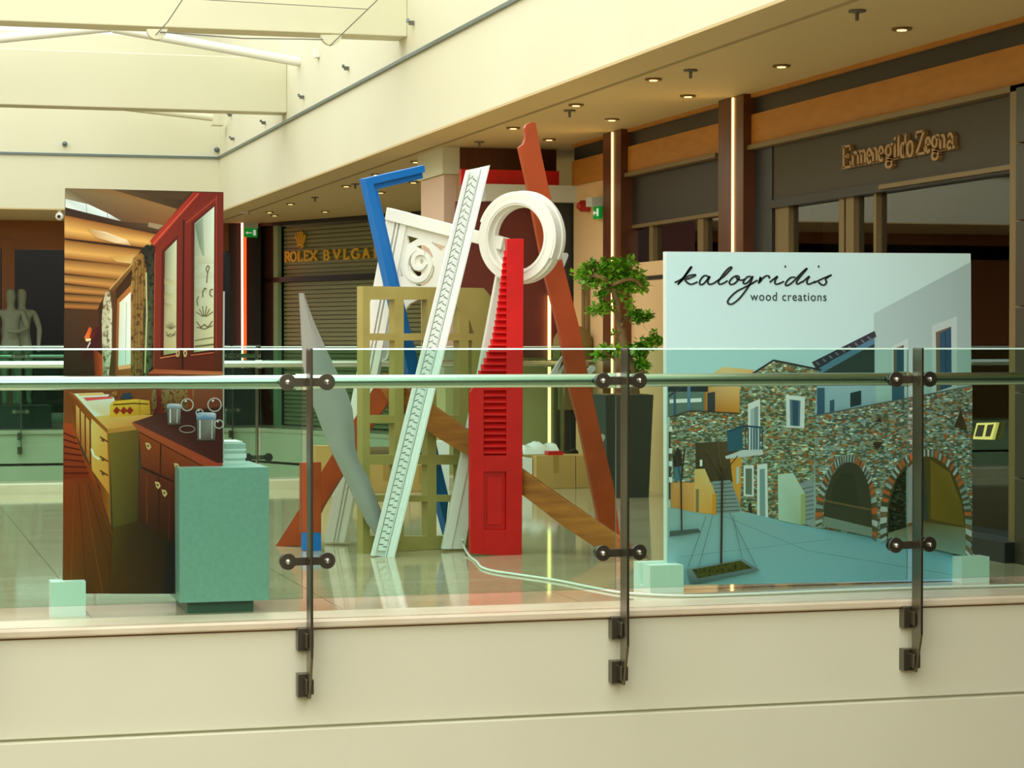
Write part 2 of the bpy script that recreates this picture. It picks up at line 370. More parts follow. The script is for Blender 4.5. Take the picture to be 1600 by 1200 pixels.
# columns with a light strip
def column(pa, pb, sa, lab):
    ya, yb = yS(pb, XS - .06), yS(pa, XS - .06)
    t = thing('shop_column', lab, 'column', (XS, (ya + yb) / 2, 0))
    MB().box((XS - .06, ya, 0), (XS + .25, yb, ZS - .021)).build('shaft', M['brownwood'], t)
    y = yS(sa, XS - .07)
    MB().box((XS - .070, y - .013, .3), (XS - .0601, y + .013, ZS - .03)).build('light_strip', M['neon'], t)
    lamp('strip_glow', 'AREA', (XS - .10, y, 1.9), (0, math.radians(90), 0), 5, (1, .62, .25), 2.2, .03)
    return t
column(942, 970, 955.5, 'dark brown wall column with a glowing strip, directly behind the potted tree')
column(1122, 1161, 1143.5, 'dark brown wall column with a glowing strip, above the village picture')
# big shop front with bronze letters
side('wall_shop_band', 1583, 1161, 2.36, 2.765, M['zegna'], XS + .04)
side('trim_17', 1583, 1195, 2.30, 2.36, M['dark'], XS + .02)
side('trim_18', 1583, 1372, 2.315, 2.345, M['frame'], XS + .0)
side('trim_19', 1200, 1161, 0, 2.765, M['darkgrey'], XS + .03)
for i, (a, b) in enumerate([(1222, 1201), (1308, 1300), (1323, 1311), (1358, 1354), (1583, 1574)]):
    side('trim_%d' % (20 + i), b if b > a else a, a if b > a else b, 0, 2.30, M['frame'], XS + .05)
struct(MB().box((XS + .09, yS(1583), .12), (XS + .102, yS(1201), 2.30)).build('window_3', M['shopglass']))
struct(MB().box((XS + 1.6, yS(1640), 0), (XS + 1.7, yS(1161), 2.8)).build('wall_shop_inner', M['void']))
struct(MB().box((XS + .1, yS(1640), 0), (XS + 1.7, yS(1161), .05)).build('floor_shop', M['floor']))
side('wall_shop_sill', 1600, 1200, 0, .12, M['black'], XS - .12, XS + .1)
tl = MB()
zs = [0, .5, 1.0, 1.5, 2.0, 2.45, 2.78]
for z0, z1 in zip(zs, zs[1:]):
    tl.box((XS - .06, yS(1760), z0 + .004), (XS + .06, yS(1586, XS - .06), z1 - .004))
struct(tl.build('wall_tiled_pier', M['tile'], bevel=.004)); side('trim_26', 1760, 1584, 0, 2.8, M['frame'], XS - .03)
# maroon display portal and the gallery pillar behind it
YP = 21.2
a, b = aY(690, 300, YP).x, aY(868, 300, YP).x
t = thing('gallery_pillar', 'square pillar with a cream side and brown capital, behind the rust plank top', 'pillar', ((a + b) / 2, YP + .3, 0))
MB().box((aY(696, 300, YP).x, YP, 0), (b, YP + 1.0, aY(700, 272, YP).z)).build('shaft', [M['peach']], t)
MB().box((aY(717, 300, YP).x - .001, YP - .03, aY(700, 271, YP).z), (b, YP + 1.0, ZS - .021)).build('capital', M['brownwood'], t)
MB().box((a, YP - .04, aY(700, 272, YP).z), (aY(717, 300, YP).x - .002, YP + 1.0, ZS - .021)).build('capital_side', M['cream'], t)
MB().box((aY(695, 300, YP).x - .01, YP - .005, .9), (aY(700, 300, YP).x + .09, YP + .9, aY(700, 273, YP).z)).build('side_face', mat('pinkish_plaster', (216, 186, 156), .6), t)
YQ = 20.72
t = thing('display_portal', 'maroon display backdrop with pale header bar and red band, behind the white ring', 'display portal', (aY(800, 600, YQ).x, YQ, 0))
xl, xr = aY(713, 400, YQ).x, aY(868, 400, YQ).x; zt_ = aY(800, 316, YQ).z
MB().box((xl, YQ, 1.15), (xr, YQ + .06, zt_)).build('back_panel', M['maroon'], t)
MB().box((xl, YQ, 0), (xl + .07, YQ + .06, 1.15)).build('leg', M['darkgrey'], t)
MB().box((aY(720, 400, YQ).x, YQ - .02, aY(800, 291, YQ).z), (xr + .03, YQ + .06, aY(800, 266, YQ).z)).build('red_band', M['red'], t)
MB().box((aY(752, 300, YQ).x, YQ - .16, zt_), (aY(901, 300, YQ).x, YQ + .06, aY(800, 290, YQ).z)).build('header', M['pale'], t)
MB().box((xr, YQ - .02, 0), (aY(900, 400, YQ).x, YQ + .06, zt_)).build('jamb', M['darkgrey'], t)
MB().box((aY(855, 400, YQ).x, YQ - .05, .3), (aY(858.5, 400, YQ).x, YQ - .02, 1.75)).build('light_strip', M['neon'], t)

# ---------------------------------------------------------------- jeweller's shop front at the far corner
WA, WB = Vector((6.20, 35.3, 0)), Vector((8.6, 29.6, 0))
ang = math.atan2(WB.y - WA.y, WB.x - WA.x); RP = Plane(WA, ang); RL = (WB - WA).length
def rbox(mb, u0, u1, v0, v1, w0, w1, mi=0):
    q = [(u0, v0), (u1, v0), (u1, v1), (u0, v1)]
    return mb.hexa([RP.w3(u, v, w1) for u, v in q], [RP.w3(u, v, w0) for u, v in q], mi)
zh = RP.at(450, 352).z; zm1, zm0 = RP.at(470, 432).z, RP.at(470, 440).z
rb = MB(); rbox(rb, -.6, RL, zh, ZS - .021, 0, .2); rbox(rb, -.6, RL, zm0, zm1, -.05, .06); struct(rb.build('wall_corner_head', M['darkgrey']))
sh = MB(); n = 44; z = 0.02
while z < zh - .06:
    us = RP.uv(438, 400)[0] + .01; rbox(sh, us, RL, z, z + .052, -.12, -.06); rbox(sh, us, RL, z + .052, z + .066, -.12, -.105); z += .066
tag(sh.build('roller_shutter', M['shutter']), 'closed grey-green roller shutter carrying gold shop lettering', 'shutter')
rb = MB(); rbox(rb, RP.uv(431, 400)[0], RP.uv(438, 400)[0], 0, zh, -.02, .05); struct(rb.build('trim_30', mat('pale_green_post', (150, 190, 150), .3)))
rb = MB(); rbox(rb, RP.uv(404, 400)[0], RP.uv(431, 400)[0], 0, zh, -.2, .06); struct(rb.build('wall_corner_pier', M['dark']))
# pen-stroke letters -------------------------------------------------------
def arc(cx, cy, rx, ry, a0, a1, n=14): return [(cx + rx * math.cos(math.radians(a0 + (a1 - a0) * i / n)), cy + ry * math.sin(math.radians(a0 + (a1 - a0) * i / n))) for i in range(n + 1)]
G = {  # unit width 0..1, cap height 1, x-height .66
 'R': [[(.2, 0), (.2, 1)], [(.02, .98), (.55, .98)] + arc(.55, .75, .3, .23, 90, -90) + [(.2, .52)], [(.5, .52), (.95, .02)], [(.02, .02), (.4, .02)]],
 'O': [arc(.5, .5, .42, .48, 0, 360, 24)],
 'L': [[(.2, 0), (.2, 1)], [(.0, .98), (.42, .98)], [(.0, .02), (.9, .02), (.93, .25)]],
 'E': [[(.2, 0), (.2, 1)], [(.0, .98), (.86, .98), (.88, .76)], [(.2, .52), (.66, .52)], [(.66, .62), (.66, .42)], [(.0, .02), (.9, .02), (.93, .26)]],
 'X': [[(.12, .98), (.86, .02)], [(.86, .98), (.1, .02)], [(0, .98), (.3, .98)], [(.7, .98), (1, .98)], [(0, .02), (.3, .02)], [(.68, .02), (1, .02)]],
 'B': [[(.18, 0), (.18, 1)], [(.02, .98), (.5, .98)] + arc(.5, .76, .28, .22, 90, -90) + [(.18, .54)], [(.5, .54)] + arc(.52, .28, .34, .26, 90, -90) + [(.02, .02)]],
 'V': [[(.1, .98), (.5, .02)], [(.5, .02), (.88, .98)], [(-.02, .98), (.26, .98)], [(.74, .98), (1, .98)]],
 'G': [arc(.52, .5, .44, .48, 48, 330, 22), [(.88, 0.05), (.88, .42)], [(.66, .42), (1, .42)]],
 'A': [[(.08, .02), (.48, 1)], [(.48, 1), (.9, .02)], [(.24, .36), (.74, .36)], [(-.04, .02), (.24, .02)], [(.72, .02), (1.04, .02)]],
 'I': [[(.5, 0), (.5, 1)], [(.25, .98), (.75, .98)], [(.25, .02), (.75, .02)]],
 'r': [[(.3, 0), (.3, .66)], [(.1, .64), (.3, .64)], [(.3, .5), (.55, .64), (.8, .62), (.86, .52)], [(.05, .02), (.6, .02)]],
 'm': [[(.12, 0), (.12, .66)], [(.12, .5), (.25, .63), (.4, .62), (.46, .5), (.46, 0)], [(.46, .5), (.6, .63), (.76, .62), (.84, .5), (.84, 0)], [(0, .64), (.12, .64)], [(0, .02), (.25, .02)], [(.36, .02), (.58, .02)], [(.72, .02), (.98, .02)]],
 'n': [[(.2, 0), (.2, .66)], [(.2, .48), (.42, .63), (.66, .6), (.76, .46), (.76, 0)], [(.02, .64), (.2, .64)], [(.02, .02), (.4, .02)], [(.56, .02), (.98, .02)]],
 'e': [[(.15, .36), (.84, .36)] + arc(.5, .34, .36, .31, 5, 320, 20)],
 'g': [arc(.45, .42, .28, .23, 0, 360, 18), [(.66, .58), (.8, .68), (.95, .66)], [(.28, .2), (.2, .08), (.5, .04), (.8, -.02)], arc(.5, -.16, .34, .16, 0, 360, 18)],
 'i': [[(.5, 0), (.5, .66)], [(.25, .64), (.5, .64)], [(.2, .02), (.8, .02)], [(.5, .82), (.5, .96)]],
 'l': [[(.5, 0), (.5, 1)], [(.25, .98), (.5, .98)], [(.2, .02), (.8, .02)]],
 'd': [arc(.42, .32, .3, .31, 0, 360, 18), [(.76, 0), (.76, 1)], [(.52, .98), (.76, .98)], [(.76, .02), (.98, .02)]],
 'o': [arc(.5, .32, .36, .32, 0, 360, 20)],
 'Z': [[(.1, .74), (.13, .97), (.88, .97)], [(.86, .97), (.12, .03)], [(.1, .03), (.9, .03), (.94, .28)]],
 'a': [[(.22, .5), (.32, .62), (.55, .63), (.68, .5), (.68, .1), (.8, .02), (.95, .08)], [(.68, .38), (.3, .3), (.16, .15), (.3, .02), (.5, .04), (.68, .16)]],
}
def spell(items, base, fn, h, wv, wh, d0, d1, name, m, parent=None):
    """items: (glyph, u0, u1) in metres along the wall"""
    mb = MB()
    for ch, u0, u1 in items:
        for st in G[ch]:
            mb.ribbon(fn, [(u0 + x * (u1 - u0), base + y * h) for x, y in st], wv, wh, d0, d1)
    return mb
s8 = 1600 / 190
def ru(x): return RP.uv(430 + x / s8, 400)[0]
sign = thing('shop_sign', 'gold capital letters and a five-pointed crown on the roller shutter', 'sign', RP.w3(ru(500), 2.0, 0))
zb, zc = RP.at(430 + 330 / s8, 340 + 568 / s8).z, RP.at(430 + 330 / s8, 340 + 445 / s8).z
it = [('R', ru(115), ru(190)), ('O', ru(190), ru(275)), ('L', ru(290), ru(350)), ('E', ru(370), ru(440)), ('X', ru(445), ru(545))]
spell(it, zb, RP.w3, zc - zb, .040, .026, -.03, -.005, '', None).build('lettering', M['gold'], sign)
zb2 = RP.at(430 + 800 / s8, 340 + 550 / s8).z; hc = RP.at(430 + 800 / s8, 340 + 425 / s8).z - zb2
it = [('B', ru(625), ru(710)), ('V', ru(755), ru(850)), ('L', ru(890), ru(965)), ('G', ru(995), ru(1105)), ('A', ru(1145), ru(1235)), ('R', ru(1290), ru(1375)), ('I', ru(1400), ru(1450))]
spell(it, zb2, RP.w3, hc, .040, .026, -.03, -.005, '', None).build('lettering', M['gold'], sign)
cr = MB(); cpt = lambda x, y: RP.uv(430 + x / s8, 340 + y / s8)
base = cpt(325, 385)
for x, y in [(268, 235), (295, 200), (325, 188), (352, 200), (382, 235)]:
    q = cpt(x, y); b_ = cpt(325 + (x - 325) * .55, 350)
    cr.ribbon(RP.w3, [q, b_], .020, .020, -.03, 0); 
    c_ = RP.w3(*q, -.015); cr.ball(c_, .020, nu=8, nv=6)
ou = [cpt(325 + 36 * math.cos(a), 372 + 30 * math.sin(a)) for a in [2 * math.pi * i / 18 for i in range(18)]]
inn = [cpt(322 + 20 * math.cos(a), 384 + 8 * math.sin(a)) for a in [2 * math.pi * i / 18 for i in range(18)]]
cr.hexa([RP.w3(*p, 0) for p in ou], [RP.w3(*p, -.03) for p in ou])
cr.build('crown_emblem', M['gold'], sign)
ie = MB(); ie.hexa([RP.w3(*p, .004) for p in inn], [RP.w3(*p, .0005) for p in inn]); ie.build('crown_opening', M['dark'], sign)
# bronze letters on the side shop
sz = 1600 / 220
def yz(x): return yS(1300 + x / sz, XS + .04)
zb = aX(1300 + 150 / sz, 190 + 535 / sz, XS + .04).z; hz = aX(1300 + 200 / sz, 190 + 280 / sz, XS + .04).z - aX(1300 + 200 / sz, 190 + 527 / sz, XS + .04).z
Yb = yz(150); fnz = lambda u, v, d: Vector((XS + .04 - d, Yb - u, v))
uz = lambda x: Yb - yz(x)
it = [(c, uz(a), uz(b)) for c, a, b in [('E', 150, 255), ('r', 255, 325), ('m', 322, 432), ('e', 430, 495), ('n', 492, 565), ('e', 563, 630), ('g', 635, 735), ('i', 728, 780), ('l', 772, 818), ('d', 812, 892), ('o', 886, 968), ('Z', 985, 1100), ('e', 1098, 1165), ('g', 1163, 1258), ('n', 1254, 1338), ('a', 1334, 1440)]]
zs_ = spell(it, zb, fnz, hz, .030, .014, .0, .03, '', None)
tag(zs_.build('shop_sign', M['bronze']), 'bronze serif lettering on the dark band of the side shop', 'sign')

# ---------------------------------------------------------------- far shop front and what stands there
YH = 35.5
def fx(px, Y=YH): return aY(px, 500, Y).x
struct(MB().box((-8, YH, aY(50, 361, YH).z - .28), (fx(376), YH + .3, ZS - .021)).build('wall_far_head', M['warmwood']))
struct(MB().box((fx(3), YH - .02, 0), (fx(23), YH + .3, 2.9)).build('wall_far_pier', M['warmwood']))
struct(MB().box((-8, YH, 0), (fx(0), YH + .2, 3)).build('wall_far_side', M['warmwood']))
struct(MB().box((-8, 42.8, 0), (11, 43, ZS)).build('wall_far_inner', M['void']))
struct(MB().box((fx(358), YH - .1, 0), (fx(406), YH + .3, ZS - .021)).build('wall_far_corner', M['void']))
t = thing('neon_tube', 'tall glowing red and white light tube at the far shop corner', 'light', (fx(378), YH - .15, .5))
z0, z1 = aY(378, 575, YH - .2).z, aY(378, 344, YH - .2).z
MB().box((fx(375.0), YH - .19, z0), (fx(382.2), YH - .13, z1)).build('housing', M['neonred'], t)
MB().box((fx(377.2, YH - .2), YH - .20, z0), (fx(380.0, YH - .2), YH - .191, z1)).build('tube', M['neoncore'], t)
def exit_sign(c, yaw, wid, hgt, lab):
    t = thing('exit_sign', lab, 'sign', c); pl = Plane(c, yaw); m = MB()
    def bx(mb, u0, u1, v0, v1, w0, w1):
        q = [(u0, v0), (u1, v0), (u1, v1), (u0, v1)]; mb.hexa([pl.w3(u, v, w1) for u, v in q], [pl.w3(u, v, w0) for u, v in q])
    m = MB(); bx(m, -wid / 2, wid / 2, hgt * .95, hgt * 1.65, 0, .12); m.build('light_housing', M['pale'], t)
    m = MB(); bx(m, -wid / 2, wid / 2, 0, hgt * .95, .02, .05); m.build('sign_plate', M['green'], t)
    m = MB(); bx(m, wid * .18, wid * .38, hgt * .2, hgt * .78, .05, .056)                               # doorway
    bx(m, -wid * .25, wid * .08, hgt * .42, hgt * .52, .05, .056)                                       # arrow shaft
    q = [(-wid * .25, hgt * .3), (-wid * .25, hgt * .64), (-wid * .4, hgt * .47)]; m.hexa([pl.w3(u, v, .056) for u, v in q], [pl.w3(u, v, .05) for u, v in q])
    m.build('pictogram', M['exitwhite'], t); return t
exit_sign(aY(391, 371, YH - .35), 0, .21, .15, 'green emergency exit sign under a grey lamp beside the red light tube')
c = aX(933, 342, XS - .01); exit_sign(Vector((XS + .03, c.y, c.z)), -math.pi / 2, .18, .12, 'small green exit sign on the peach wall above the potted tree')
m = MB(); m.smooth = True; c = aX(915, 322, XS); m.cyl(c + Vector((.035, 0, 0)), c + Vector((-.05, 0, 0)), .055, 16); m.ball(c + Vector((-.05, 0, 0)), .04)
tag(m.build('fire_alarm', M['alarm']), 'round red fire alarm sounder on the peach wall beside the exit sign', 'alarm')

# statue of a couple (one figure in two bodies), built on joints with skin
def figure(name, joints, edges, parent, m):
    me = bpy.data.meshes.new(name); me.from_pydata([Vector(j[0]) - ORG[parent.name] for j in joints], edges, [])
    o = bpy.data.objects.new(name, me); COL.objects.link(o); o.parent = parent
    o.modifiers.new('skin', 'SKIN'); me.skin_vertices.new() if not me.skin_vertices else None
    for sv, j in zip(me.skin_vertices[0].data, joints): sv.radius = (j[1], j[1] * (j[2] if len(j) > 2 else 1))
    me.skin_vertices[0].data[0].use_root = True
    sb = o.modifiers.new('soft', 'SUBSURF'); sb.levels = 2; sb.render_levels = 2; me.materials.append(m); return o
YT = 35.05; zb = .35
def body(cx, cy, sgn, reach):
    J = []; E = []
    def j(x, y, z, r, f=1.0): J.append(((cx + x, cy + y, zb + z), r, f)); return len(J) - 1
    pel = j(0, 0, .94, .13, .8); bel = j(0, 0, 1.10, .12, .8); che = j(0, 0, 1.32, .145, .75); nk = j(0, 0, 1.52, .055); hd0 = j(.0, -.01, 1.60, .075); hd1 = j(.0, -.015, 1.70, .088); hd2 = j(0, -.01, 1.79, .055)
    E.extend([(pel, bel), (bel, che), (che, nk), (nk, hd0), (hd0, hd1), (hd1, hd2)])
    for s in (-1, 1):
        hip = j(.09 * s, 0, .86, .09); kn = j(.10 * s, -.01, .48, .062); an = j(.10 * s, .0, .08, .04); toe = j(.11 * s, -.15, .03, .03); E.extend([(pel, hip), (hip, kn), (kn, an), (an, toe)])
        shd = j(.18 * s, 0, 1.43, .062); 
        if s == reach: el = j(.24 * s, -.12, 1.18, .045); hd = j(.02 * s + .16 * -s * -1 * 0 + .30 * s * .2, -.24, 1.12, .034); fg = j(-.08 * s, -.27, 1.14, .028)
        else: el = j(.27 * s, .02, 1.17, .045); hd = j(.25 * s, -.06, .93, .034); fg = j(.24 * s, -.09, .80, .028)
        E.extend([(che, shd), (shd, el), (el, hd), (hd, fg)])
    return J, E
xa, xb = fx(17, YT), fx(34.5, YT)
t = thing('statue', 'grey statue of an embracing couple standing in the dark far shop doorway', 'statue', ((xa + xb) / 2, YT, 0.06))
J, E_ = body(xa, YT, 1, 1); figure('figure', J, E_, t, M['statue'])
J, E_ = body(xb, YT + .1, -1, 0); figure('figure', J, E_, t, M['statue'])
MB().box(((xa + xb) / 2 - .5, YT - .28, 0.0), ((xa + xb) / 2 + .5, YT + .34, zb)).build('pedestal', M['darkgrey'], t)

# ---------------------------------------------------------------- small fittings
m = thing('dome_camera', 'white ceiling dome camera at the top corner of the kitchen picture', 'camera', aY(93, 345, YB - .1))
c = aY(93, 338, YB + .06); mb = MB(); mb.smooth = True; mb.ball(c, .062); mb.cyl(c, Vector((c.x, c.y, ZS)), .03, 12); mb.build('housing', M['white'], m); mb = MB(); mb.smooth = True; mb.ball(c + Vector((-.012, -.048, -.004)), .026); mb.build('lens', M['black'], m)
m = thing('security_camera', 'white bullet security camera hanging from the fascia corner by the light tube', 'camera', aY(381, 330, YB))
c = aY(380, 328, YB - .05); mb = MB(); mb.box(c - Vector((.05, .18, .045)), c + Vector((.045, .06, .05))); mb.build('housing', M['white'], m)
mb = MB(); mb.tube([c + Vector((.05, 0, .06)), c + Vector((.1, 0, .09)), c + Vector((.12, 0, .04)), c + Vector((.08, 0, -.06))], .008, 6); mb.build('cord', M['wire'], m)
def wall_spot(px, py, lab):
    c = aX(px, py, XF); t = thing('wall_spotlight', lab, 'light', c)
    mb = MB(); mb.box(c + Vector((-.05, -.012, -.02)), c + Vector((0, .012, .02))); mb.build('arm', M['wire'], t)
    mb = MB(); mb.cyl(c + Vector((-.07, -.05, .02)), c + Vector((-.05, .05, .02)), .016, 8); mb.build('head', M['steelgrey'], t)
for i, (px, py) in enumerate([(647, 36), (545, 107), (475, 152), (415, 192), (366, 217), (362, 180)]):
    wall_spot(px, py, ['tiny wall spotlight above the grey trim beyond the cabled beam end', 'tiny wall spotlight just below the cable plate close to the wall', 'tiny wall spotlight under the steel tube foot', 'tiny wall spotlight under the second beam end', 'tiny wall spotlight low in the far corner by the trim', 'tiny wall spotlight tucked under the second beam soffit'][i])
c = aX(498, 82, XF); tag(MB().box(c - Vector((.05, .06, .06)), c + Vector((0, .06, .05))).build('junction_box', M['white']), 'small white junction box high on the side wall above the tube foot', 'junction box')
for px, py, lab in [(338, 234, 'small grey wall sensor in the far corner above the trim'), (101, 225, 'small grey wall sensor alone on the back wall')]:
    c = aY(px, py, YB); m = MB(); m.smooth = True; m.cyl(c, c + Vector((0, -.05, 0)), .035, 12); m.ball(c + Vector((0, -.05, 0)), .03); tag(m.build('wall_sensor', M['steelgrey']), lab, 'fitting')
def downlight(px, py, lab):
    c = aZ(px, py, ZS - .021); t = thing('downlight', lab, 'light', c, None)
    mb = MB(); mb.cyl(c, c - Vector((0, 0, .012)), .062, 20); mb.build('rim', M['frame'], t)
    mb = MB(); mb.cyl(c - Vector((0, 0, .0121)), c - Vector((0, 0, .016)), .030, 16); mb.build('bulb', M['bulb'], t)
DL = [(1409, 44, 'recessed downlight nearest the top corner above the shop lettering'), (1221, 102, 'recessed downlight above the second column'), (1021, 123, 'recessed downlight between two sprinklers above the dark bay'), (1075, 149, 'recessed downlight close to the top of the bright strip column'),
      (956, 186, 'recessed downlight just above the column behind the tree'), (900, 163, 'recessed downlight beside the plank tip, on the wall side'), (858, 217, 'recessed downlight level with the shoulder of the rust plank'), (802, 199, 'recessed downlight on the fascia side of the plank tip'),
      (650, 252, 'recessed downlight just above the end of the blue arm'), (588, 272, 'recessed downlight peeping over the blue corner'), (541, 290, 'recessed downlight beside the blue corner'), (595, 300, 'recessed downlight inside the blue angle'), (646, 284, 'recessed downlight below the end of the blue arm'),
      (454, 318, 'recessed downlight above the crown emblem'), (508, 330, 'recessed downlight above the gap between the two shop names'), (421, 331, 'recessed downlight above the exit sign'), (429, 336, 'faint recessed downlight nearest the corner pier')]
for a in DL: downlight(*a)
def sprinkler(px, py, lab):
    c = aZ(px, py, ZS - .021); t = thing('sprinkler', lab, 'sprinkler', c)
    MB().cyl(c, c - Vector((0, 0, .06)), .012, 8).build('stem', M['wire'], t)
    MB().cyl(c, c - Vector((0, 0, .012)), .05, 12).build('plate', M['wire'], t)
for a in [(1339, 16, 'ceiling sprinkler highest up, near the top edge of the view'), (1079, 109, 'ceiling sprinkler beside the downlight over the dark bay'), (890, 172, 'ceiling sprinkler beside the plank tip'), (749, 221, 'ceiling sprinkler above the dentil moulding top'), (555, 287, 'ceiling sprinkler beside the blue corner'), (492, 308, 'ceiling sprinkler above the crown emblem')]: sprinkler(*a)

# ---------------------------------------------------------------- railings
def make_post(label):
    t = thing('railing_post', label, 'railing post', (0, 0, 0))
    m = MB(); pr = [(-.05, 1.262), (.05, 1.262), (.05, -.36), (.012, -.36), (-.05, -.162)]
    m.hexa([(-.0065, y, z) for y, z in pr], [(.0065, y, z) for y, z in pr]); m.build('blade', M['blade'], t, bevel=.002)
    for z0, z1 in ((-.143, -.036), (-.358, -.248)):
        m = MB(); m.box((-.046, .058, z0), (.018, .112, z1)); m.box((-.018, .0, z0 + .02), (-.007, .06, z1 - .02)); m.box((.007, .0, z0 + .02), (.018, .06, z1 - .02)); m.build('bracket', M['brown_steel'], t, bevel=.003)
    for z in (1.105, .275):
        m = MB(); n = 16; pts = []
        for s, a0 in ((1, -70), (-1, 110)):
            pts += [(s * .092 + .039 * math.cos(math.radians(a0 + 140 * i / n)) , z + .039 * math.sin(math.radians(a0 + 140 * i / n))) for i in range(n + 1)] if s == 1 else [(-.092 + .039 * math.cos(math.radians(a0 + 140 * i / n)), z + .039 * math.sin(math.radians(a0 + 140 * i / n))) for i in range(n + 1)]
        ring = []
        for s in (1, -1):
            c0 = s * .092
            ring += [(c0 + .039 * math.cos(math.radians((-150 if s == 1 else 30) + 300 * i / 24)), z + .039 * math.sin(math.radians((-150 if s == 1 else 30) + 300 * i / 24))) for i in range(25)]
        m.hexa([(x, .052, q) for x, q in ring], [(x, .064, q) for x, q in ring]); c_ = m.build('clamp', M['brown_steel'], t, bevel=.002)
        for s in (1, -1):
            m = MB(); m.smooth = True; m.cyl((s * .092, .044, z), (s * .092, .052, z), .013, 12); m.ball((s * .092, .045, z), .012, nu=10, nv=6); m.build('screw', M['steel'], c_)
            m = MB(); m.cyl((s * .092, .082, z), (s * .092, .10, z), .034, 20); m.build('backing_disc', M['black'], c_)
    return t
def make_pane(x0, x1, y, label, group=None, flip=1):
    m = MB(); pr = [(y, .10), (y, 1.254), (y + .006, 1.262), (y + .012, 1.262), (y + .012, .10)]
    m.hexa([(x0, a, b) for a, b in pr], [(x1, a, b) for a, b in pr]); m.mi = [2, 2, 0, 1, 1, 0, 2]
    return tag(m.build('glass_panel', [M['pane'], M['pane_edge_glint'], M['pane_side']]), label, 'glass panel', group)
def make_rail(x0, x1, y, z, label, sleeves):
    t = thing('handrail', label, 'handrail', ((x0 + x1) / 2, y, z))
    m = MB(); m.smooth = True; m.cyl((x0, y, z), (x1, y, z), .032, 28); m.build('tube', M['steel'], t)
    for s in sleeves:
        m = MB(); m.smooth = True; m.cyl((s - .04, y, z), (s + .02, y, z), .0375, 28); m.build('sleeve', M['steel'], t)
    return t
YF = 10.2                                # front posts
PX = [.43, 1.955, 3.488, 5.03]
p0 = make_post('steel railing post at the edge of view beside the kitchen picture'); p0.location = (PX[0], YF, 0)
labs = ['steel railing post in front of the grey curved fin', 'steel railing post in front of the potted tree', 'steel railing post in front of the arches in the village picture']
for x, l in zip(PX[1:], labs): dup(p0, (x, YF, 0), l)
g = .022
make_pane(PX[0] + g, PX[1] - g, YF + .066, 'greenish glass balustrade panel in front of the kitchen picture')
make_pane(PX[1] + g, PX[2] - g, YF + .066, 'greenish glass balustrade panel in front of the wooden sculpture')
make_pane(PX[2] + g, PX[3] - g, YF + .066, 'greenish glass balustrade panel in front of the village picture')
make_pane(PX[3] + g, 6.45, YF + .066, 'greenish glass balustrade panel before the dark shop window past the village picture')
make_rail(-1, 6.5, YF + .145, 1.105, 'polished steel handrail running across the whole front of the bridge', PX)
# rear railing of the bridge
YR = 19.86
PB = [1.9, 3.33, 4.75, 6.18]
def dup_rot(root, loc, lab):
    r = dup(root, loc, lab); r.rotation_euler = (0, 0, math.pi); return r
for x, l in zip(PB, ['rear railing post hidden behind the kitchen picture', 'rear railing post standing beside the stack of brochures', 'rear railing post seen through the olive window frame', 'rear railing post seen beside the rust plank']): dup_rot(p0, (x, YR, 0), l)
for a, b, l in zip(PB, PB[1:], ['rear glass balustrade panel behind the kitchen picture', 'rear glass balustrade panel behind the grey fin', 'rear glass balustrade panel behind the red shutter']):
    make_pane(a + g, b - g, YR - .078, l)
make_pane(.5, PB[0] - g, YR - .078, 'rear glass balustrade panel at the edge of view, past the kitchen picture')
make_rail(0, 6.44, YR - .145, 1.105, 'polished steel handrail along the rear edge of the bridge', PB)
# far gallery railing
YG = 34.09
PFx = [fx(p, YG) for p in (32, 197, 363, 529, 700)]
for x, l in zip(PFx, ['far gallery railing post in front of the statue couple', 'far gallery railing post hidden behind the kitchen picture', 'far gallery railing post just before the red light tube', 'far gallery railing post beneath the roller shutter', 'far gallery railing post behind the maroon backdrop']):
    if x < 5.9: dup(p0, (x, YG, 0), l)
fe = [PFx[0] - 1.6] + [x for x in PFx if x < 5.9] + [5.8]
for a, b, l in zip(fe, fe[1:], ['far gallery glass panel at the edge of view by the statue', 'far gallery glass panel between the statue and the kitchen picture', 'far gallery glass panel behind the kitchen picture', 'far gallery glass panel beneath the roller shutter start']): make_pane(a + g, b - g, YG + .066, l)
make_rail(fe[0], 5.8, YG + .145, 1.105, 'dull steel handrail of the far gallery in front of the dark shops', [x for x in PFx if x < 5.9])

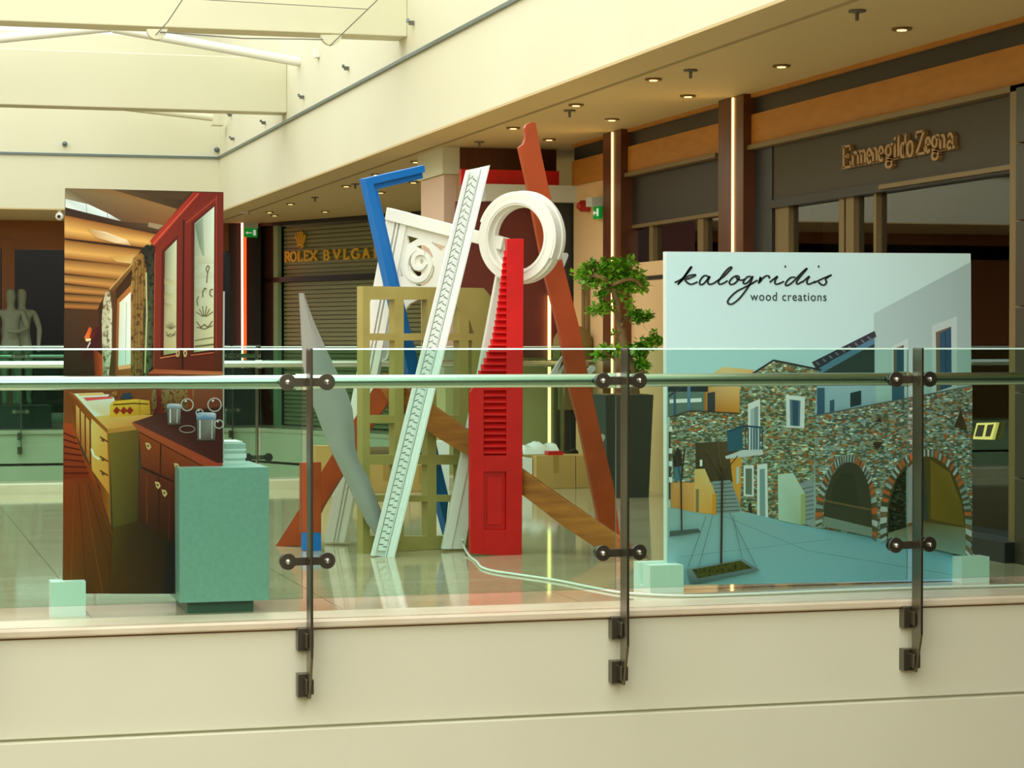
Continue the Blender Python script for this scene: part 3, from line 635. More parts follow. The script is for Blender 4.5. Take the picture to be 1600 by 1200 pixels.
# ================================================================ PRINTED PANELS
def attr_mat(name, extra=None):
    m = bpy.data.materials.new(name); m.use_nodes = True; nt = m.node_tree; b = nt.nodes['Principled BSDF']; b.inputs['Roughness'].default_value = .45; b.inputs['Specular IOR Level'].default_value = .2
    a = nt.nodes.new('ShaderNodeAttribute'); a.attribute_name = 'Col'
    if extra is None: nt.links.new(a.outputs['Color'], b.inputs['Base Color']); return m
    tc = nt.nodes.new('ShaderNodeTexCoord'); mp = nt.nodes.new('ShaderNodeMapping'); nt.links.new(tc.outputs['Object'], mp.inputs[0])
    mx = nt.nodes.new('ShaderNodeMix'); mx.data_type = 'RGBA'; mx.blend_type = 'MULTIPLY'; mx.inputs[0].default_value = 1
    rp = nt.nodes.new('ShaderNodeValToRGB')
    if extra == 'stone':
        mp.inputs['Scale'].default_value = (58, 58, 125); vo = nt.nodes.new('ShaderNodeTexVoronoi'); vo.inputs['Scale'].default_value = 1.0
        nt.links.new(mp.outputs[0], vo.inputs['Vector']); sp = nt.nodes.new('ShaderNodeSeparateColor'); nt.links.new(vo.outputs['Color'], sp.inputs[0]); nt.links.new(sp.outputs[0], rp.inputs[0])
        r = rp.color_ramp; r.interpolation = 'CONSTANT'; r.elements[0].color = (.13, .15, .12, 1); r.elements[0].position = 0
        r.elements[1].position = .28; r.elements[1].color = (.31, .37, .35, 1)
        for p, c in [(.45, (.44, .52, .50, 1)), (.62, (.24, .19, .10, 1)), (.76, (.62, .17, .05, 1)), (.84, (.52, .36, .16, 1)), (.93, (.85, .92, .86, 1))]: e = r.elements.new(p); e.color = c
    else:
        mp.inputs['Scale'].default_value = (70, 70, 50); nz = nt.nodes.new('ShaderNodeTexNoise'); nz.inputs['Scale'].default_value = 1; nz.inputs['Detail'].default_value = 3
        nt.links.new(mp.outputs[0], nz.inputs['Vector']); nt.links.new(nz.outputs['Fac'], rp.inputs[0])
        r = rp.color_ramp; r.elements[0].position = .36; r.elements[0].color = (.28, .2, .13, 1); r.elements[1].position = .5; r.elements[1].color = (1, 1, 1, 1)
    nt.links.new(rp.outputs[0], mx.inputs[6]); nt.links.new(a.outputs['Color'], mx.inputs[7]); nt.links.new(mx.outputs[2], b.inputs['Base Color']); return m
M['print'] = attr_mat('print_ink'); M['print_stone'] = attr_mat('print_masonry', 'stone'); M['print_floral'] = attr_mat('print_floral', 'floral')
class Art:
    """a printed picture: coloured shapes laid flat on a board, in photo points"""
    TINT = (.62, .855, .748)
    def __init__(s, pl, to, gain=1.0, ysplit=545): s.lw = 1.0; s.pl = pl; s.to = to; s.m = MB(); s.m.col = []; s.k = 0; s.gain = gain; s.ys = ysplit
    def c(s, rgb, y):
        l = lin(rgb)
        if y > s.ys: l = tuple(min(a / b, 1) for a, b in zip(l, s.TINT))
        return tuple(min(a * s.gain, .95) for a in l)
    def poly(s, pts, col, mi=0):
        P = [s.to(*p) for p in pts]; s.k += 1
        cols = col if isinstance(col, list) else [col] * len(P)
        ym = sum(p[1] for p in P) / len(P)
        cc = [s.c(c, ym) for c in cols]
        s.m.add([s.pl.at(x, y, .0006 + s.k * .00012) for x, y in P], [tuple(range(len(P)))], mi); s.m.col.append(cc)
        return s
    def line(s, pts, w, col, mi=0):
        P = [Vector(s.to(*p)) for p in pts]; s.k += 1
        for a, b in zip(P, P[1:]):
            t = (b - a); 
            if t.length < 1e-6: continue
            n = Vector((-t.y, t.x)).normalized() * w * s.lw / 2; q = [a + n, b + n, b - n, a - n]
            s.m.add([s.pl.at(v.x, v.y, .0006 + s.k * .00012) for v in q], [(0, 1, 2, 3)], mi); s.m.col.append([s.c(col, a.y)] * 4)
        return s
    def build(s, parent, name='printed_picture'):
        for i, f in enumerate(s.m.f):          # faces look at the viewer
            vs = [s.m.v[j] for j in f]; nrm = Vector()
            for a, b in zip(vs, vs[1:] + vs[:1]): nrm += a.cross(b)
            if nrm.dot(s.pl.n) < 0: s.m.f[i] = tuple(reversed(f)); s.m.col[i] = list(reversed(s.m.col[i]))
        return s.m.build(name, [M['print'], M['print_stone'], M['print_floral']], parent)
# ---------------------------------------------------------------- kitchen picture on its stand
KP = Plane((0, 10.80, 0))
def corner(px, py, w=0): return KP.at(px, py, w)
t = thing('display_board', 'tall kitchen photograph board slotted into a grey-green plinth', 'display board', (KP.at(225, 600).x, 10.8, .096))
MB().plate(KP, [(102, 294), (349, 300), (346.5, 927), (98, 927)], -.02, 0).build('board', mat('board_edge', (120, 112, 90), .5), t)
A = Art(KP, lambda x, y: (x / 3.636, 280 + y / 3.636), gain=1.08); A.lw = 1 / 3.636
ex = lambda p: p
A.poly([(371, 51), (1269, 74), (1263, 1130), (360, 1130)], (62, 38, 16))
A.poly([(371, 52), (640, 60), (1010, 165), (930, 275), (690, 240), (371, 115)], [(110, 98, 66), (130, 92, 44), (140, 100, 52), (120, 74, 34), (96, 70, 44), (150, 140, 110)])
A.poly([(640, 60), (1110, 72), (1010, 170)], [(84, 66, 36), (50, 36, 18), (60, 42, 18)])
A.poly([(760, 70), (1085, 74), (1040, 120)], (70, 52, 26))
A.poly([(371, 112), (500, 142), (615, 195), (690, 238), (560, 216), (371, 163)], [(196, 214, 206), (222, 240, 238), (226, 240, 240), (170, 170, 160), (200, 220, 216), (226, 236, 230)])
A.line([(490, 140), (492, 195)], 3, (120, 130, 120)); A.line([(608, 190), (612, 222)], 3, (120, 130, 120))
A.poly([(371, 160), (690, 240), (940, 262), (885, 312), (700, 275), (371, 208)], [(48, 34, 20), (70, 46, 22), (90, 72, 44), (60, 36, 16), (58, 36, 16), (56, 38, 18)])
A.poly([(845, 245), (930, 262), (900, 285), (840, 270)], (150, 130, 96))
logs = [((205, 335), ((885, 312), (850, 392))), ((345, 450), ((800, 400), (745, 492))), ((456, 536), ((745, 492), (695, 572))), ((542, 592), ((695, 572), (640, 624))), ((598, 646), ((634, 624), (590, 662))), ((652, 694), ((592, 664), (570, 706))), ((700, 735), ((568, 708), (552, 744)))]
for i, ((y0, y1), (r0, r1)) in enumerate(logs):
    red = i / 7
    top = (142 - 10 * i, 86 - 3 * i, 30); hi = (226 - 9 * i, 176 - 11 * i, 92 - 7 * i); lo = (146 - 6 * i, 88 - 4 * i, 32 - i)
    ym = y0 + (y1 - y0) * .62; rm = (r0[0] + (r1[0] - r0[0]) * .6, r0[1] + (r1[1] - r0[1]) * .6)
    A.poly([(366, y0), r0, rm, (366, ym)], [top, top, hi, hi]); A.poly([(366, ym), rm, r1, (366, y1)], [hi, hi, lo, lo])
    A.line([(366, y1 + 3), (r1[0], r1[1] + 4)], 7, (52, 28, 12))
A.poly([(500, 282), (600, 300), (720, 345), (745, 378), (650, 362), (540, 330)], [(190, 150, 90), (236, 222, 186), (236, 220, 180), (190, 140, 80), (226, 200, 150), (200, 160, 100)])
A.poly([(620, 440), (770, 425), (745, 480), (660, 470)], [(200, 150, 70), (196, 150, 80), (214, 186, 120), (210, 170, 90)])
A.poly([(366, 742), (558, 748), (585, 1130), (360, 1130)], [(66, 44, 22), (76, 44, 18), (56, 32, 14), (40, 28, 14)])
A.poly([(455, 1030), (500, 930), (530, 850), (578, 828), (578, 1020)], [(60, 18, 12), (110, 24, 18), (72, 18, 14), (60, 20, 14), (70, 22, 14)])
A.poly([(478, 900), (508, 838), (524, 852), (502, 918)], [(230, 110, 40), (210, 90, 30), (150, 60, 24), (220, 110, 40)]); A.poly([(482, 908), (516, 904), (514, 918), (490, 922)], (240, 226, 170)); A.line([(512, 925), (496, 958)], 7, (190, 200, 200))
A.poly([(530, 960), (580, 1000), (582, 1130), (540, 1130)], [(90, 40, 14), (150, 66, 20), (160, 70, 22), (96, 44, 16)])
A.poly([(628, 622), (660, 640), (664, 1130), (616, 1130)], (84, 54, 24))
A.poly([(664, 684), (752, 590), (750, 1130), (655, 1130)], [(160, 96, 38), (176, 110, 50), (150, 96, 44), (132, 80, 34)])
A.poly([(678, 702), (742, 640), (742, 1050), (670, 1070)], [(216, 226, 196), (240, 244, 226), (226, 240, 228), (196, 220, 206)])
A.line([(718, 700), (712, 1060)], 4, (170, 190, 176)); A.line([(672, 1072), (742, 1062)], 22, (190, 160, 104))
A.poly([(600, 640), (624, 638), (636, 740), (634, 960), (616, 1130), (582, 1130), (577, 800), (586, 690)], [(190, 180, 140), (200, 196, 156), (214, 216, 184), (196, 206, 176), (186, 196, 166), (150, 140, 106), (186, 188, 150), (200, 196, 156)], 2)
A.poly([(618, 634), (760, 462), (774, 480), (650, 640)], [(110, 74, 32), (130, 92, 40), (140, 96, 44), (96, 62, 26)]); A.line([(622, 626), (764, 466)], 7, (190, 160, 90))
A.poly([(756, 450), (800, 416), (832, 450), (828, 700), (806, 1130), (744, 1130), (742, 620)], [(150, 112, 50), (140, 104, 44), (124, 90, 40), (150, 116, 52), (120, 92, 46), (130, 104, 56), (176, 146, 78)], 2)
for q in range(4): A.line([(768 + q * 16, 470), (762 + q * 16, 1110)], 4, (96, 70, 30))
A.poly([(806, 396), (832, 372), (876, 378), (872, 1050), (822, 1130), (812, 800), (836, 520)], [(30, 32, 26), (44, 46, 36), (48, 44, 26), (66, 62, 36), (86, 100, 66), (52, 50, 28), (42, 44, 30)], 2)
A.line([(829, 530), (833, 780), (822, 1100)], 9, (178, 180, 120))
A.poly([(1098, 74), (1269, 78), (1263, 1130), (838, 1112), (868, 1080), (880, 378), (860, 360)], [(112, 30, 16), (104, 30, 16), (90, 36, 18), (150, 76, 40), (110, 44, 24), (120, 36, 22), (130, 34, 20)])
A.poly([(850, 352), (1096, 74), (1142, 76), (874, 380)], [(164, 46, 30), (150, 36, 22), (120, 28, 16), (176, 60, 40)])
A.line([(866, 372), (1126, 82)], 5, (206, 96, 62))
A.poly([(884, 402), (1030, 236), (1030, 1085), (872, 1078)], [(126, 40, 22), (110, 34, 18), (100, 34, 18), (120, 44, 26)])
A.poly([(918, 408), (1008, 318), (1004, 1000), (910, 1016)], (84, 24, 12))
A.poly([(936, 412), (1003, 344), (1000, 985), (928, 1000)], [(120, 126, 96), (196, 206, 170), (186, 178, 130), (160, 150, 104)])
for y in (560, 640, 700): A.poly([(932, y), (1001, y + 20), (1000, y + 50), (932, y + 34)], [(120, 120, 86), (196, 196, 150), (196, 196, 150), (150, 148, 104)])
A.poly([(1046, 226), (1228, 88), (1218, 1085), (1040, 1090)], [(118, 36, 20), (110, 34, 18), (104, 34, 18), (104, 32, 18)])
A.line([(1043, 230), (1036, 1088)], 10, (56, 14, 8)); A.line([(880, 420), (872, 1070)], 5, (160, 70, 44)); A.line([(1228, 92), (1226, 990)], 7, (140, 50, 30))
A.line([(1056, 250), (1222, 112)], 5, (166, 66, 42))
A.poly([(1086, 246), (1222, 140), (1218, 985), (1082, 1000)], (82, 24, 12))
A.poly([(1104, 252), (1216, 156), (1212, 968), (1100, 984)], [(130, 150, 126), (206, 222, 200), (196, 196, 146), (150, 156, 116)])
A.poly([(1106, 260), (1150, 216), (1162, 470), (1130, 380)], [(100, 116, 98), (140, 160, 138), (150, 166, 140), (110, 128, 104)])
for y in (440, 520, 600): A.poly([(1106, y), (1214, y - 10), (1214, y + 40), (1104, y + 44)], [(150, 166, 136), (206, 216, 186), (196, 206, 170), (140, 150, 120)])
ink = (92, 86, 50)
for x0, y0, s in ((1160, 830, 1.0), (968, 880, .62)):
    for dx in (-48, -30, -12, 12, 30, 48): A.line([(x0 + dx * .2 * s, y0 - 50 * s), (x0 + dx * s, y0 - (120 - abs(dx) * .9) * s)], 5 * s, ink)
    A.line([(x0 - 45 * s, y0 - 20 * s), (x0 - 20 * s, y0 + 12 * s), (x0, y0 - 5 * s), (x0 + 20 * s, y0 + 12 * s), (x0 + 45 * s, y0 - 25 * s)], 6 * s, ink)
    A.line([(x0 - 45 * s, y0 + 10 * s), (x0, y0 + 22 * s), (x0 + 48 * s, y0)], 5 * s, ink)
A.line([(1150, 670), (1150, 640), (1162, 618), (1172, 626)], 6, ink); A.line([(1172, 590), (1176, 540), (1188, 500), (1178, 490), (1168, 510), (1176, 530)], 5, ink)
A.line([(1208, 625), (1192, 630), (1190, 655), (1204, 668)], 6, ink); A.line([(1122, 720), (1116, 690), (1126, 665)], 5, ink); A.line([(1104, 916), (1210, 898)], 4, ink); A.line([(1104, 950), (1212, 938)], 8, ink)
A.line([(908, 1016), (1005, 1000)], 7, (186, 110, 70)); A.line([(1082, 1000), (1212, 985)], 6, (176, 96, 60))
for x in (1008, 1050): A.poly([(x - 9, 968), (x + 9, 966), (x + 11, 990), (x + 6, 1008), (x - 7, 1010), (x - 11, 988)], (178, 160, 104)); A.poly([(x - 3, 980), (x + 4, 979), (x + 3, 996), (x - 3, 997)], (60, 30, 16))
A.poly([(838, 1104), (872, 1078), (1266, 1092), (1264, 1112)], [(150, 84, 46), (140, 66, 36), (150, 80, 44), (176, 116, 70)])
A.poly([(838, 1106), (1264, 1112), (1264, 1132), (836, 1132)], (96, 40, 18))
# lower part of the picture
A.to = lambda x, y: (x / 3.636, 580 + y / 3.636)
A.poly([(360, 40), (1264, 40), (1262, 300), (360, 300)], [(96, 60, 26), (90, 52, 26), (80, 44, 24), (120, 70, 30)])
A.poly([(860, 100), (1100, 100), (1100, 290), (860, 260)], [(116, 110, 66), (120, 96, 50), (70, 44, 26), (90, 76, 44)], 2)
A.poly([(1100, 100), (1264, 100), (1262, 300), (1100, 300)], (104, 60, 36)); A.line([(1078, 100), (1078, 240)], 26, (116, 56, 30))
A.poly([(358, 290), (520, 560), (640, 890), (1020, 1010), (1020, 1262), (357, 1262)], [(140, 50, 14), (150, 66, 20), (80, 48, 14), (44, 24, 14), (40, 30, 16), (92, 56, 16)])
for q in range(6): A.line([(420 + q * 26, 640), (400 + q * 90, 1255)], 3, (64, 34, 10) if q % 2 else (118, 72, 26))
A.poly([(358, 290), (410, 300), (500, 575), (505, 600), (358, 612)], [(150, 70, 30), (160, 70, 24), (140, 50, 16), (120, 40, 10), (116, 40, 12)])
for q in range(7): A.line([(360, 350 + q * 38), (430 + q * 12, 380 + q * 33)], 9, (84, 22, 8))
A.poly([(380, 108), (424, 130), (620, 350), (628, 880), (560, 660), (410, 310)], [(110, 62, 22), (176, 122, 60), (150, 96, 30), (140, 90, 26), (110, 56, 18), (130, 76, 28)])
for q in range(4): x = 430 + q * 28; A.poly([(x, 190 + q * 34), (x + 20, 214 + q * 34), (x + 22, 400 + q * 60), (x + 2, 360 + q * 58)], [(226, 180, 96), (206, 160, 80), (150, 92, 36), (160, 96, 40)]); A.line([(x + 24, 220 + q * 34), (x + 26, 410 + q * 60)], 4, (70, 34, 12))
A.poly([(518, 268), (606, 352), (620, 700), (520, 560)], [(236, 190, 110), (214, 160, 74), (190, 130, 50), (226, 160, 70)])
for y in (380, 490, 570): A.line([(566, y - 8), (612, y + 22)], 8, (90, 44, 14)); A.poly([(575, y), (592, y + 6), (590, y + 22), (574, y + 16)], (84, 66, 40))
A.line([(518, 440), (530, 478), (562, 500)], 12, (236, 226, 190))
A.poly([(418, 126), (640, 132), (660, 200), (618, 262), (540, 262)], [(236, 226, 196), (240, 236, 214), (226, 220, 190), (214, 190, 130), (240, 236, 216)])
A.poly([(470, 150), (620, 142), (640, 154), (490, 168)], (214, 80, 80)); A.poly([(440, 125), (580, 120), (600, 134), (450, 140)], (206, 176, 110))
A.poly([(536, 258), (640, 246), (880, 248), (786, 306), (608, 330)], [(214, 180, 96), (206, 176, 90), (190, 150, 70), (180, 132, 60), (200, 150, 70)])
A.poly([(608, 328), (786, 305), (788, 332), (608, 354)], (166, 126, 54))
A.poly([(616, 352), (788, 330), (782, 850), (640, 888)], [(112, 100, 40), (92, 76, 32), (60, 52, 24), (84, 76, 30)])
A.poly([(622, 190), (646, 168), (770, 158), (846, 166), (852, 244), (622, 262)], [(206, 176, 50), (190, 156, 40), (206, 176, 60), (180, 150, 44), (160, 130, 36), (200, 166, 44)])
A.line([(790, 165), (792, 248)], 4, (140, 108, 24)); 
for x in (660, 700, 735): A.poly([(x - 20, 225), (x, 200), (x + 22, 222), (x, 246)], (130, 40, 20))
A.line([(640, 190), (760, 182), (840, 186)], 8, (96, 70, 20))
A.poly([(680, 150), (700, 125), (740, 122), (752, 148), (730, 160), (700, 158)], (40, 56, 66)); A.poly([(610, 140), (650, 110), (670, 118), (650, 150)], (150, 110, 50), 2)
A.poly([(884, 104), (916, 104), (914, 180), (932, 240), (928, 256), (866, 262), (864, 244), (888, 190)], [(96, 36, 22), (110, 46, 26), (84, 30, 18), (100, 40, 24), (60, 20, 14), (60, 20, 14), (100, 44, 26), (80, 28, 16)])
A.poly([(752, 288), (900, 240), (1264, 200), (1262, 530), (1190, 536)], [(84, 52, 44), (62, 34, 28), (56, 30, 26), (62, 22, 18), (110, 40, 26)])
A.poly([(744, 290), (760, 290), (1230, 520), (1262, 520), (1261, 546), (1160, 545), (790, 345)], [(150, 80, 46), (130, 60, 36), (150, 56, 34), (156, 60, 40), (110, 36, 20), (140, 60, 26), (150, 76, 34)])
A.poly([(786, 340), (1170, 545), (1030, 548), (1025, 640), (800, 545)], [(130, 66, 28), (120, 54, 24), (110, 46, 20), (90, 36, 18), (104, 50, 24)])
A.line([(790, 345), (1160, 545)], 6, (70, 26, 12)); A.line([(910, 415), (908, 590)], 8, (60, 24, 12)); A.line([(800, 540), (1022, 640)], 8, (70, 30, 16))
A.poly([(790, 550), (1022, 645), (1022, 1000), (780, 850)], [(96, 46, 24), (84, 36, 20), (40, 20, 14), (60, 34, 18)])
A.line([(900, 600), (898, 920)], 7, (46, 20, 12)); A.line([(830, 580), (832, 860)], 4, (116, 60, 30)); A.line([(960, 640), (956, 950)], 4, (96, 44, 24))
for x, y in ((838, 424), (1000, 540), (892, 645), (930, 690)): A.poly([(x - 16, y - 20), (x + 8, y - 16), (x + 18, y + 6), (x + 4, y + 24), (x - 8, y + 10)], (186, 170, 110)); A.poly([(x - 6, y - 8), (x + 6, y - 4), (x + 4, y + 8), (x - 4, y + 4)], (84, 50, 24))
A.poly([(780, 850), (1022, 1000), (1022, 1262), (620, 1262), (640, 888)], [(52, 38, 18), (34, 22, 16), (36, 26, 18), (70, 48, 18), (74, 60, 22)])
A.poly([(940, 1000), (1022, 985), (1022, 1262), (925, 1262)], (36, 28, 26))
for x0, x1, y0, y1, lid in ((946, 1024, 210, 302, (150, 180, 190)), (1114, 1222, 272, 392, (120, 166, 200))):
    A.poly([(x0, y0), (x1, y0), (x1 - 4, y1), (x0 + 4, y1)], [(90, 100, 90), (130, 136, 124), (70, 62, 56), (84, 78, 70)])
    A.line([(x0 + 18, y0 + 4), (x0 + 18, y1 - 10)], 7, (196, 210, 206)); A.line([(x1 - 20, y0 + 4), (x1 - 22, y1 - 10)], 5, (170, 186, 184))
    h = 26 if x0 < 1000 else 38
    A.poly([(x0 - 2, y0 - h + 6), (x0 + 14, y0 - h), (x1 - 14, y0 - h), (x1 + 2, y0 - h + 6), (x1 + 2, y0 + 2), (x0 - 2, y0 + 2)], [lid, (206, 226, 230), (196, 214, 220), lid, tuple(int(v * .7) for v in lid), tuple(int(v * .7) for v in lid)])
for cx, cy, r in ((1060, 190, 34), (1215, 190, 38), (1240, 300, 24), (1130, 235, 20)):
    A.line([(cx + r * math.cos(a), cy + r * math.sin(a)) for a in [2 * math.pi * i / 14 for i in range(15)]], 6, (170, 180, 166)); A.line([(cx - r * .4, cy - r * .5), (cx - r * .1, cy - r * .7)], 8, (236, 240, 236))
A.line([(1060 + 44 * math.cos(a), 328 + 20 * math.sin(a)) for a in [2 * math.pi * i / 14 for i in range(15)]], 4, (150, 150, 136))
A.build(t)
MB().plate(KP, [(345, 455), (353, 455), (351.5, 724), (344, 724)], -.05, -.035).build('backing_sheet', M['pale'], bpy.data.objects['display_board'])
# supports of the kitchen picture
def slab_block(name, px0, px1, pyt, yf, slot, yb, m, lab, cat):
    x0, x1 = aY(px0, 900, yf).x, aY(px1, 900, yf).x; zt = aY(px0, pyt, yf).z
    mb = MB(); mb.box((x0, yf, 0), (x1, slot[0], zt)); mb.box((x0, slot[1], 0), (x1, yb, zt)); mb.box((x0, slot[0], 0), (x1, slot[1], slot[2]))
    return tag(mb.build(name, m), lab, cat)
slab_block('support_block', 80, 134, 910, 10.70, (10.797, 10.823, .094), 10.84, M['block'], 'small white block holding the bottom corner of the kitchen picture', 'support block')
yf = 10.62; x0, x1 = aY(280.5, 830, yf).x, aY(420.5, 830, yf).x; zt = aY(350, 731, yf).z; xs = KP.at(347.2, 700).x + .004
t = thing('plinth', 'grey-green square plinth carrying brochures beside the kitchen picture', 'plinth', ((x0 + x1) / 2, yf + .3, 0))
mb = MB(); mb.box((x0, yf, .058), (x1, 10.797, zt)); mb.box((xs, 10.797, .058), (x1, 11.22, zt)); mb.box((x0, 10.824, .058), (xs, 11.22, zt)); mb.box((x0, 10.797, .058), (xs, 10.824, .093)); mb.build('box', M['plinth'], t)
MB().box((x0 + .045, yf + .07, 0), (x1 - .065, 11.1, .0579)).build('base', mat('dark_green_plinth_base', (70, 110, 92), .4), t)
bz = zt; bx0, bx1 = KP.at(350, 700).x, 0
bx0 = aY(346, 705, 10.95).x; bx1 = aY(383.5, 705, 10.95).x
hs = [.017, .012, .022, .014, .01, .024, .012]
for i, h in enumerate(hs):
    dx = random.uniform(-.006, .006) - (.012 if i == 6 else 0)
    o = MB().box((bx0 + .02 + dx, 10.93, bz + .0004), (bx1 + dx, 11.15, bz + h)).build('brochure', M['paper'] if i % 2 == 0 else mat('grey_green_paper', (180, 200, 192), .6))
    ords = ['bottom', 'second lowest', 'third lowest', 'middle', 'third highest', 'second highest', 'topmost']
    tag(o, 'white brochure bundle on the plinth, %s of the stack' % ords[i], 'brochure', 'brochures on the plinth'); bz += h

# ---------------------------------------------------------------- village picture with lettering
TP = Plane((0, 11.0, 0))
t = thing('display_board', 'large white board with lettering above a village photograph', 'display board', (TP.at(1278, 700).x, 11.0, .03))
MB().plate(TP, [(1041, 393), (1516.5, 396), (1518, 907), (1042, 914)], -.05, 0).build('board', mat('white_board', (214, 226, 216), .5), t)
A = Art(TP, lambda x, y: (x, y), gain=1.12)
A.poly([(1041, 394), (1516.5, 397), (1517.5, 600), (1041, 600)], [(200, 234, 234), (200, 230, 226), (196, 230, 228), (200, 234, 236)]); A.k = 2
A.ys = 640
A.poly([(1365, 490), (1517, 409), (1517.5, 620), (1367, 660)], [(178, 204, 202), (168, 192, 190), (168, 194, 192), (180, 206, 204)])
A.poly([(1456, 509), (1495, 494), (1495, 610), (1456, 620)], (196, 214, 212)); A.poly([(1462, 519), (1486, 510), (1487, 604), (1463, 612)], (116, 104, 84)); A.poly([(1468, 521), (1486, 512), (1487, 604), (1469, 610)], (58, 88, 116)); A.line([(1477, 518), (1478, 606)], 1.2, (36, 60, 84))
A.poly([(1394, 541), (1419, 528), (1419, 622), (1393, 628)], (196, 214, 212)); A.poly([(1396, 545), (1412, 539), (1412, 600), (1396, 604)], (110, 100, 80)); A.poly([(1401, 547), (1412, 541), (1412, 600), (1401, 602)], (50, 84, 104))
A.ys = 0
def un(c): return c
GY = (118, 172, 176)
A.poly([(1041, 546), (1363, 546), (1363, 640), (1041, 660)], [(150, 206, 200), (150, 206, 200), (150, 206, 200), (146, 200, 196)])
A.poly([(1115, 583), (1129, 573), (1178, 578), (1165, 640), (1155, 650), (1100, 646), (1100, 590)], [(206, 170, 90), (214, 190, 130), (200, 170, 100), (190, 146, 60), (186, 140, 50), (150, 104, 40), (120, 90, 44)])
A.poly([(1043, 606), (1100, 606), (1100, 646), (1043, 652)], (84, 116, 100)); A.poly([(1046, 624), (1096, 622), (1096, 628), (1046, 630)], (206, 226, 220)); A.poly([(1043, 600), (1106, 598), (1106, 612), (1043, 612)], (40, 52, 50))
A.poly([(1105, 614), (1117, 612), (1117, 646), (1105, 645)], (52, 64, 64)); A.line([(1054, 612), (1054, 652)], 4, (56, 92, 104)); A.line([(1076, 604), (1076, 644)], 5, (76, 120, 140)); A.line([(1044, 620), (1066, 604)], 3, (50, 66, 66))
ST = (196, 222, 196)
A.poly([(1240, 583), (1300, 575), (1366, 580), (1368, 660), (1300, 680), (1285, 650)], [(130, 176, 180)] * 6)
A.poly([(1268, 566), (1366, 517), (1369, 526), (1302, 562), (1276, 578)], (46, 56, 60)); A.poly([(1276, 577), (1366, 527), (1366, 537), (1280, 584)], (70, 120, 136)); A.poly([(1281, 584), (1366, 537), (1366, 586), (1300, 598)], (44, 64, 56))
for q in range(9): A.line([(1275 + q * 10, 566 - q * 5), (1280 + q * 10, 570 - q * 5)], 3, (90, 104, 104))
A.poly([(1276, 606), (1288, 606), (1288, 650), (1276, 650)], (56, 92, 108)); A.poly([(1296, 626), (1303, 624), (1303, 642), (1296, 644)], (56, 90, 104)); A.poly([(1328, 614), (1345, 610), (1345, 632), (1328, 636)], (40, 60, 58)); A.poly([(1393, 600), (1412, 598), (1412, 622), (1393, 628)], (50, 90, 104))
A.poly([(1046, 652), (1078, 642), (1156, 646), (1160, 752), (1046, 756)], ST, 1)
A.poly([(1086, 692), (1150, 688), (1150, 752), (1086, 752)], [(66, 66, 46), (84, 78, 50), (70, 66, 44), (60, 58, 40)]); 
A.poly([(1052, 748), (1051, 715), (1058, 698), (1064, 706), (1067, 748)], (52, 54, 44)); A.poly([(1053, 730), (1066, 728), (1066, 750), (1053, 752)], (70, 120, 130))
A.line([(1046, 652), (1078, 642), (1156, 646)], 2, (70, 66, 50))
A.poly([(1176, 584), (1208, 564), (1278, 578), (1272, 650), (1270, 825), (1155, 800), (1155, 606)], (200, 220, 190), 1)
A.line([(1172, 586), (1208, 563), (1282, 578)], 3, (46, 50, 46))
A.poly([(1140, 716), (1158, 714), (1156, 792), (1146, 768)], (196, 150, 60)); A.poly([(1150, 730), (1154, 729), (1154, 754), (1150, 756)], (150, 196, 196))
A.poly([(1168, 631), (1187, 623), (1187, 704), (1168, 704)], (196, 220, 220)); A.poly([(1172, 640), (1184, 634), (1184, 702), (1172, 702)], (116, 150, 150)); A.poly([(1172, 640), (1178, 637), (1178, 702), (1172, 702)], (150, 180, 176))
A.poly([(1227, 617), (1257, 620), (1256, 669), (1228, 668)], (190, 220, 224)); A.poly([(1233, 624), (1250, 626), (1249, 666), (1234, 665)], (84, 120, 130)); A.poly([(1237, 625), (1247, 626), (1246, 666), (1238, 665)], (52, 84, 100))
A.poly([(1132, 713), (1160, 703), (1191, 702), (1192, 710), (1160, 714), (1134, 717)], (176, 200, 196))
A.poly([(1135, 676), (1159, 666), (1160, 702), (1136, 706)], (48, 92, 104)); A.line([(1135, 675), (1160, 665), (1191, 668)], 2.5, (40, 70, 90))
for q in range(7): A.line([(1164 + q * 4.4, 668), (1164 + q * 4.4, 703)], 1.5, (40, 76, 96))
A.poly([(1161, 727), (1177, 727), (1177, 776), (1161, 775)], (190, 214, 206)); A.poly([(1164, 732), (1174, 732), (1174, 773), (1164, 772)], (90, 116, 96))
A.poly([(1182, 726), (1198, 724), (1199, 811), (1182, 808)], (190, 218, 220)); A.poly([(1186, 733), (1194, 732), (1195, 809), (1186, 807)], (112, 150, 146)); A.poly([(1168, 790), (1172, 782), (1175, 802), (1169, 800)], (60, 56, 40))
A.poly([(1043, 792), (1120, 802), (1156, 798), (1216, 812), (1270, 824), (1360, 838), (1517.5, 870), (1517.5, 907), (1042, 914)], [(126, 170, 164), (126, 170, 166), (130, 176, 172), (116, 172, 176), (116, 172, 178), (112, 172, 182), (104, 170, 184), (112, 176, 188), (126, 180, 184)])
A.line([(1130, 806), (1260, 860), (1500, 900)], 1.2, (100, 150, 154)); A.line([(1060, 870), (1300, 842)], 1, (104, 156, 160))
A.poly([(1118, 770), (1112, 752), (1140, 750), (1155, 786), (1155, 800), (1119, 803)], (120, 146, 140))
for q in range(8): A.line([(1114 + q * .6, 757 + q * 6), (1143 + q * 1.6, 755 + q * 6)], 1.2, (70, 92, 88))
